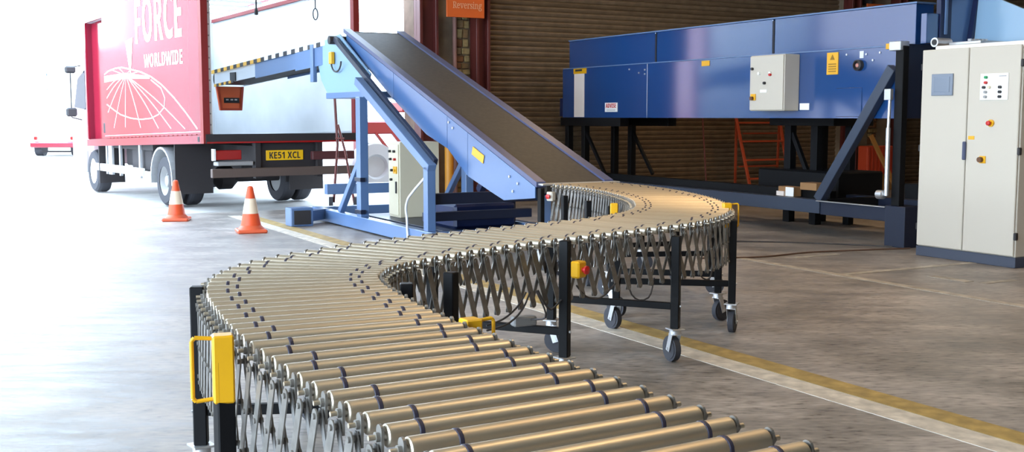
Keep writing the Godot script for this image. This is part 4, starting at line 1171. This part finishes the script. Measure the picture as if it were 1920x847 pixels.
# ---------------------------------------------------------------- outside
func build_outside() -> void:
	var b := MB.new()
	b.boxc(Vector3(0, -0.16, -20), Vector3(240, 0.3, 200))
	struct("ground", b, M.yard, "pale concrete yard outside the doorway")
	# far lorry seen rear-on across the yard
	var t := thing("distant_lorry", "lorry with a red bumper far across the yard, overexposure painted white", "lorry", W(-16.4, 0, 40))
	b = MB.new(); b.boxc(W(-16.3, 1.75, 42), Vector3(2.3, 2.5, 4.0), 0.06); obj("body", b, M.white, t)  # white body colour stands in for overexposed daylight
	b = MB.new(); b.boxc(W(-16.3, 0.40, 40.0), Vector3(1.7, 0.2, 0.2), 0.04); obj("bumper", b, M.truck_red, t)
	for x in [-16.95, -15.65]:
		b = MB.new(); b.boxc(W(x, 0.64, 39.96), Vector3(0.12, 0.12, 0.08), 0.02); obj("tail_light", b, M.tail_red, t)
		b = MB.new(); b.cyl(W(x - 0.14, 0.27, 40.4), W(x + 0.14, 0.27, 40.4), 0.27, 20); obj("wheel", b, M.rubber, t)
	b = MB.new(); b.boxc(W(-16.3, 0.16, 40.2), Vector3(1.2, 0.06, 0.1)); obj("underrun_bar", b, M.chassis, t)
	b = MB.new()
	b.boxc(W(-16.45, 2.62, 39.9), Vector3(0.12, 0.62, 0.1), 0.02); b.boxc(W(-16.3, 2.88, 39.9), Vector3(0.3, 0.12, 0.1), 0.02); b.boxc(W(-16.3, 2.36, 39.9), Vector3(0.3, 0.08, 0.1), 0.02)
	obj("door_emblem", b, mat(rgb(150, 170, 210), 0.5), t)
	# warehouse added out of view, heights shaped for the reflection in the lorry's side
	var A := W(-17.0, 0, 19.0)
	var tn := rad_to_deg(atan2(14.0, 38.0))
	var nw := thing("added_warehouse", "added grey-brown warehouse out of view, mirrored in the red lorry side", "building", A, tn)
	var NW := Transform3D(Basis(Vector3.UP, deg_to_rad(tn)), A)
	for k in [[0.0, 13.5, 8.0], [13.5, 40.0, 3.6]]:
		b = MB.new(NW); b.box(-8.0, 0.0, 0.0, k[2], k[0], k[1]); obj("wall", b, mat(rgb(150, 140, 138), 0.85), nw)
		b = MB.new(NW); b.box(-8.2, 0.15, k[2], k[2] + 0.15, k[0] - 0.2, k[1] + 0.2); obj("roof", b, M.chassis, nw)
	for k in 5:
		b = MB.new(NW); b.box(0.0, 0.06, 0.0, 2.7, 3.0 + k * 7.5, 6.6 + k * 7.5, 0.01); obj("dock_door", b, M.slat[0], nw)
	# second red vehicle beyond the doorway to the right of the lorry
	var r := thing("red_trailer", "red low trailer with a pale wheel beyond the blue loader legs", "trailer", W(-2.5, 0, 21.5), 30.0)
	var RT := Transform3D(Basis(Vector3.UP, deg_to_rad(30.0)), W(-2.75, 0, 21.5))
	b = MB.new(RT); b.box(-0.2, 2.2, 1.08, 1.32, 0.0, 2.0, 0.02); obj("deck", b, M.truck_frame, r)
	b = MB.new(RT); b.box(-0.2, -0.05, 0.75, 1.1, 0.0, 0.3, 0.02); obj("apron", b, M.truck_frame, r)
	b = MB.new(RT); b.lathe(Vector3(0.1, 0.46, 0.05), Vector3(0, 0, 1), [Vector2(0.0, 0.02), Vector2(0.2, 0.03), Vector2(0.24, 0.1), Vector2(0.44, 0.1), Vector2(0.46, 0.0), Vector2(0.46, -0.2)], 26); obj("wheel", b, M.grey, r)
	for q in [0.15, 0.5]:
		b = MB.new(RT); b.bar(Vector3(q, 1.1, 0.0), Vector3(q + 0.45, 0.55, 0.0), 0.05, 0.05, Vector3.BACK); obj("stay", b, M.truck_frame, r)
	b = MB.new(RT); b.box(0.75, 0.95, 0.0, 1.1, 0.1, 0.3); obj("support", b, M.rail, r)
	b = MB.new(RT); b.box(1.0, 2.4, 1.5, 1.72, 0.6, 2.0, 0.03); obj("tool_bin", b, M.truck_frame, r)
	# two wheel dollies of the yard: red sack truck near the lorry
	var h := thing("sack_truck", "thin red upright sack truck beside the lorry's right rear corner", "hand truck", W(-2.9, 0, 16.2), 10.0)
	var HT := Transform3D(Basis(Vector3.UP, deg_to_rad(10.0)), W(-2.55, 0, 16.6))
	b = MB.new(HT); b.tube([Vector3(-0.1, 0.15, 0), Vector3(-0.03, 1.0, 0.0), Vector3(-0.06, 1.75, -0.1)], 0.02, 8); obj("upright", b, M.steel_red, h)
	b = MB.new(HT); b.tube([Vector3(0.2, 0.15, 0.1), Vector3(0.08, 0.9, 0.05), Vector3(-0.02, 1.3, 0.0)], 0.018, 8); obj("upright", b, M.steel_red, h)
	for y in [0.4, 0.8, 1.1]:
		b = MB.new(HT); b.tube([Vector3(-0.09 + y * 0.03, y, 0), Vector3(0.16 - y * 0.08, y, 0.08)], 0.014, 6); obj("rung", b, M.steel_red, h)
	for x in [-0.14, 0.22]:
		b = MB.new(HT); b.cyl(Vector3(x - 0.03, 0.12, 0.05), Vector3(x + 0.03, 0.12, 0.05), 0.12, 16); obj("wheel", b, M.rubber, h)
	b = MB.new(HT); b.box(-0.15, 0.22, 0.02, 0.04, -0.25, 0.0); obj("toe_plate", b, M.steel_red, h)

# ---------------------------------------------------------------- small things
func cone(at: Vector3, label: String, sc: float, turn: float) -> void:
	var t := thing("traffic_cone", label, "traffic cone", at, turn, "traffic cones on the floor")
	t.rotation.y = deg_to_rad(turn)
	var b := MB.new()
	b.boxc(at + Vector3(0, 0.022 * sc, 0), Vector3(0.36, 0.044, 0.36) * sc, 0.014, Basis(Vector3.UP, deg_to_rad(turn)))
	b.lathe(at, Vector3.UP, [Vector2(0.165, 0.04), Vector2(0.15, 0.06), Vector2(0.12, 0.09)].map(func(q): return q * sc), 24)
	obj("base", b, mat(rgb(214, 92, 56), 0.55), t)
	var pr := func(y: float) -> float: return (0.122 - (y - 0.09) * 0.185) * sc
	for seg in [[0.09, 0.235, M.orange, "lower_cone"], [0.235, 0.42, M.line_faint, "reflective_sleeve"], [0.42, 0.56, M.orange, "tip"]]:
		b = MB.new()
		var g: float = 0.003 if seg[3] == "reflective_sleeve" else 0.0
		b.lathe(at, Vector3.UP, [Vector2(pr.call(seg[0]) + g, seg[0] * sc), Vector2(pr.call(seg[1]) + g, seg[1] * sc)], 24)
		if seg[3] == "tip":
			b.lathe(at, Vector3.UP, [Vector2(pr.call(0.56), 0.56 * sc), Vector2(pr.call(0.56) * 0.6, 0.572 * sc), Vector2(0.0, 0.574 * sc)], 24)
		obj(seg[3], b, mat(rgb(226, 206, 180), 0.5) if seg[3] == "reflective_sleeve" else seg[2], t)

func build_small_things() -> void:
	cone(W(-3.22, 0, 13.75), "orange and white traffic cone nearest the blue loader foot", 1.0, 20.0)
	cone(W(-4.6, 0, 15.3), "orange and white traffic cone beside the lorry's rear wheel", 0.97, 8.0)
	var b: MB
	# hanging orange bay sign
	var t := thing("hanging_sign", "orange hanging sign reading Reversing in white beside the shutter", "sign", H(7.82, 2.95, 15.9), HALL_TURN)
	b = MB.new(HALL); b.box(7.49, 8.14, 2.955, 3.45, 15.9, 15.93, 0.003); obj("board", b, mat(rgb(206, 92, 30), 0.6), t)
	text("sign_text", "Reversing", H(7.84, 3.13, 15.895), HALL.basis, 0.5, 0.14, mat(rgb(226, 170, 130), 0.6), t, "Droid Serif", 400)
	for u in [7.6, 8.05]:
		b = MB.new(HALL); b.cyl(Vector3(u, 3.45, -15.915), Vector3(u, 7.2, -15.915), 0.006, 6); obj("chain", b, M.dark, t)
	t = thing("wall_sign", "orange sign above the long blue machine near the right pier", "sign", H(16.9, 3.02, 16.2), HALL_TURN)
	b = MB.new(HALL); b.box(16.6, 17.35, 3.0, 3.6, 16.1, 16.13, 0.003); obj("board", b, mat(rgb(206, 92, 30), 0.6), t)
	b = MB.new(HALL); b.box(16.7, 16.74, 3.6, 4.0, 16.1, 16.36); obj("bracket", b, M.dark, t)
	# step ladder behind the machine
	t = thing("step_ladder", "orange step ladder standing behind the blue machine", "ladder", H(13.6, 0, 15.7), HALL_TURN)
	var legs := [[13.05, 15.55, 13.0, 15.55], [14.15, 15.55, 14.02, 15.55]]
	for s in [[13.16, 13.0], [14.14, 14.02]]:
		b = MB.new(HALL); b.bar(Vector3(s[0] + (0.05 if s[0] < 13.5 else 0.0), 0, -15.4), Vector3(s[1], 1.75, -15.75), 0.06, 0.03, Vector3.BACK, 0.004); obj("rail", b, M.ladder, t)
		b = MB.new(HALL); b.bar(Vector3(s[0] + 0.2, 0, -16.05), Vector3(s[1] + 0.14, 1.72, -15.78), 0.045, 0.03, Vector3.BACK, 0.004); obj("rear_rail", b, M.ladder, t)
	for k in 5:
		var y := 0.3 + k * 0.33
		var f := y / 1.75
		b = MB.new(HALL); b.box(lerpf(13.2, 13.02, f), lerpf(14.12, 14.02, f), y, y + 0.03, 15.4 + 0.35 * f - 0.05, 15.4 + 0.35 * f + 0.05, 0.004); obj("step", b, M.ladder, t)
	for y in [0.5, 1.1]:
		b = MB.new(HALL); b.box(13.35, 14.25, y, y + 0.025, 16.0 - 0.15 * y, 16.02 - 0.15 * y); obj("rear_bar", b, M.ladder, t)
	b = MB.new(HALL); b.box(12.95, 14.2, 1.74, 1.78, 15.66, 15.86, 0.006); obj("top_cap", b, M.ladder, t)
	# thin red pole beside the ladder
	b = MB.new(HALL); b.cyl(Vector3(14.45, 0, -15.85), Vector3(14.4, 1.7, -15.85), 0.025, 8)
	tag(obj("orange_pole", b, M.ladder, self), "thin orange pole leaning beside the step ladder", "pole")
	b = MB.new(HALL); b.tube([Vector3(12.6, 0, -15.9), Vector3(12.68, 1.7, -16.2)], 0.014, 6)
	tag(obj("red_rod", b, M.steel_red, self), "thin dark red rod leaning against the shutter", "rod")
	b = MB.new(HALL); b.bar(Vector3(14.5, 1.1, -13.9), Vector3(14.75, 0.0, -13.4), 0.07, 0.04, Vector3.BACK)
	tag(obj("timber_plank", b, M.wood, self), "pale timber plank leaning behind the machine legs", "plank")
	b = MB.new(HALL)
	b.box(16.3, 17.0, 0.3, 0.85, 15.7, 15.95, 0.02)
	var oc := obj("plastic_crate", b, mat(rgb(196, 70, 36), 0.6), self)
	tag(oc, "orange-red crate against the right pier behind the machine", "crate")
	for k in 7:
		b = MB.new(HALL); b.box(16.34 + k * 0.095, 16.38 + k * 0.095, 0.32, 0.83, 15.685, 15.7); obj("rib", b, mat(rgb(170, 56, 30), 0.6), oc)
	b = MB.new(HALL); b.box(16.2, 17.1, 0.0, 0.3, 15.6, 16.0, 0.01)
	tag(obj("timber_pallet", b, M.wood, self), "low timber block under the orange crate", "pallet")
	# things at the foot of the pier behind the loader
	b = MB.new(HALL); b.lathe(H(0, 0, 0) * 0.0 + Vector3(7.56, 0, -16.0), Vector3.UP, [Vector2(0.07, 0.0), Vector2(0.07, 1.0), Vector2(0.05, 1.05), Vector2(0.0, 1.06)], 16)
	tag(obj("bollard", b, mat(rgb(200, 136, 40), 0.5), self), "yellow-orange bollard at the foot of the pier", "bollard")
	b = MB.new(HALL); b.lathe(Vector3(7.8, 0, -15.85), Vector3.UP, [Vector2(0.075, 0.0), Vector2(0.075, 0.8), Vector2(0.06, 0.86), Vector2(0.025, 0.9), Vector2(0.025, 0.97), Vector2(0.0, 0.97)], 16)
	var fe := obj("fire_extinguisher", b, M.red, self)
	tag(fe, "red cylinder standing by the pier behind the loader", "extinguisher")
	# floor cables at the right
	var ps := []
	for q in smooth([[7.0, 0.008, -8.9], [7.6, 0.008, -8.7], [8.3, 0.008, -8.75], [9.0, 0.008, -8.62], [9.5, 0.008, -8.5]]):
		ps.append(q)
	b = MB.new(HALL); b.tube(ps, 0.009, 6)
	tag(obj("floor_cable", b, mat(rgb(92, 66, 52), 0.6), self), "brown cable lying across the floor to the machine foot", "cable")
	ps = []
	for q in smooth([[8.2, 0.008, -10.0], [8.6, 0.008, -9.7], [9.0, 0.008, -9.3], [9.3, 0.008, -8.95], [9.45, 0.008, -8.7]]):
		ps.append(q)
	b = MB.new(HALL); b.tube(ps, 0.008, 6)
	tag(obj("floor_cable_001", b, M.cable, self), "dark thin cable curving behind the brown one", "cable")
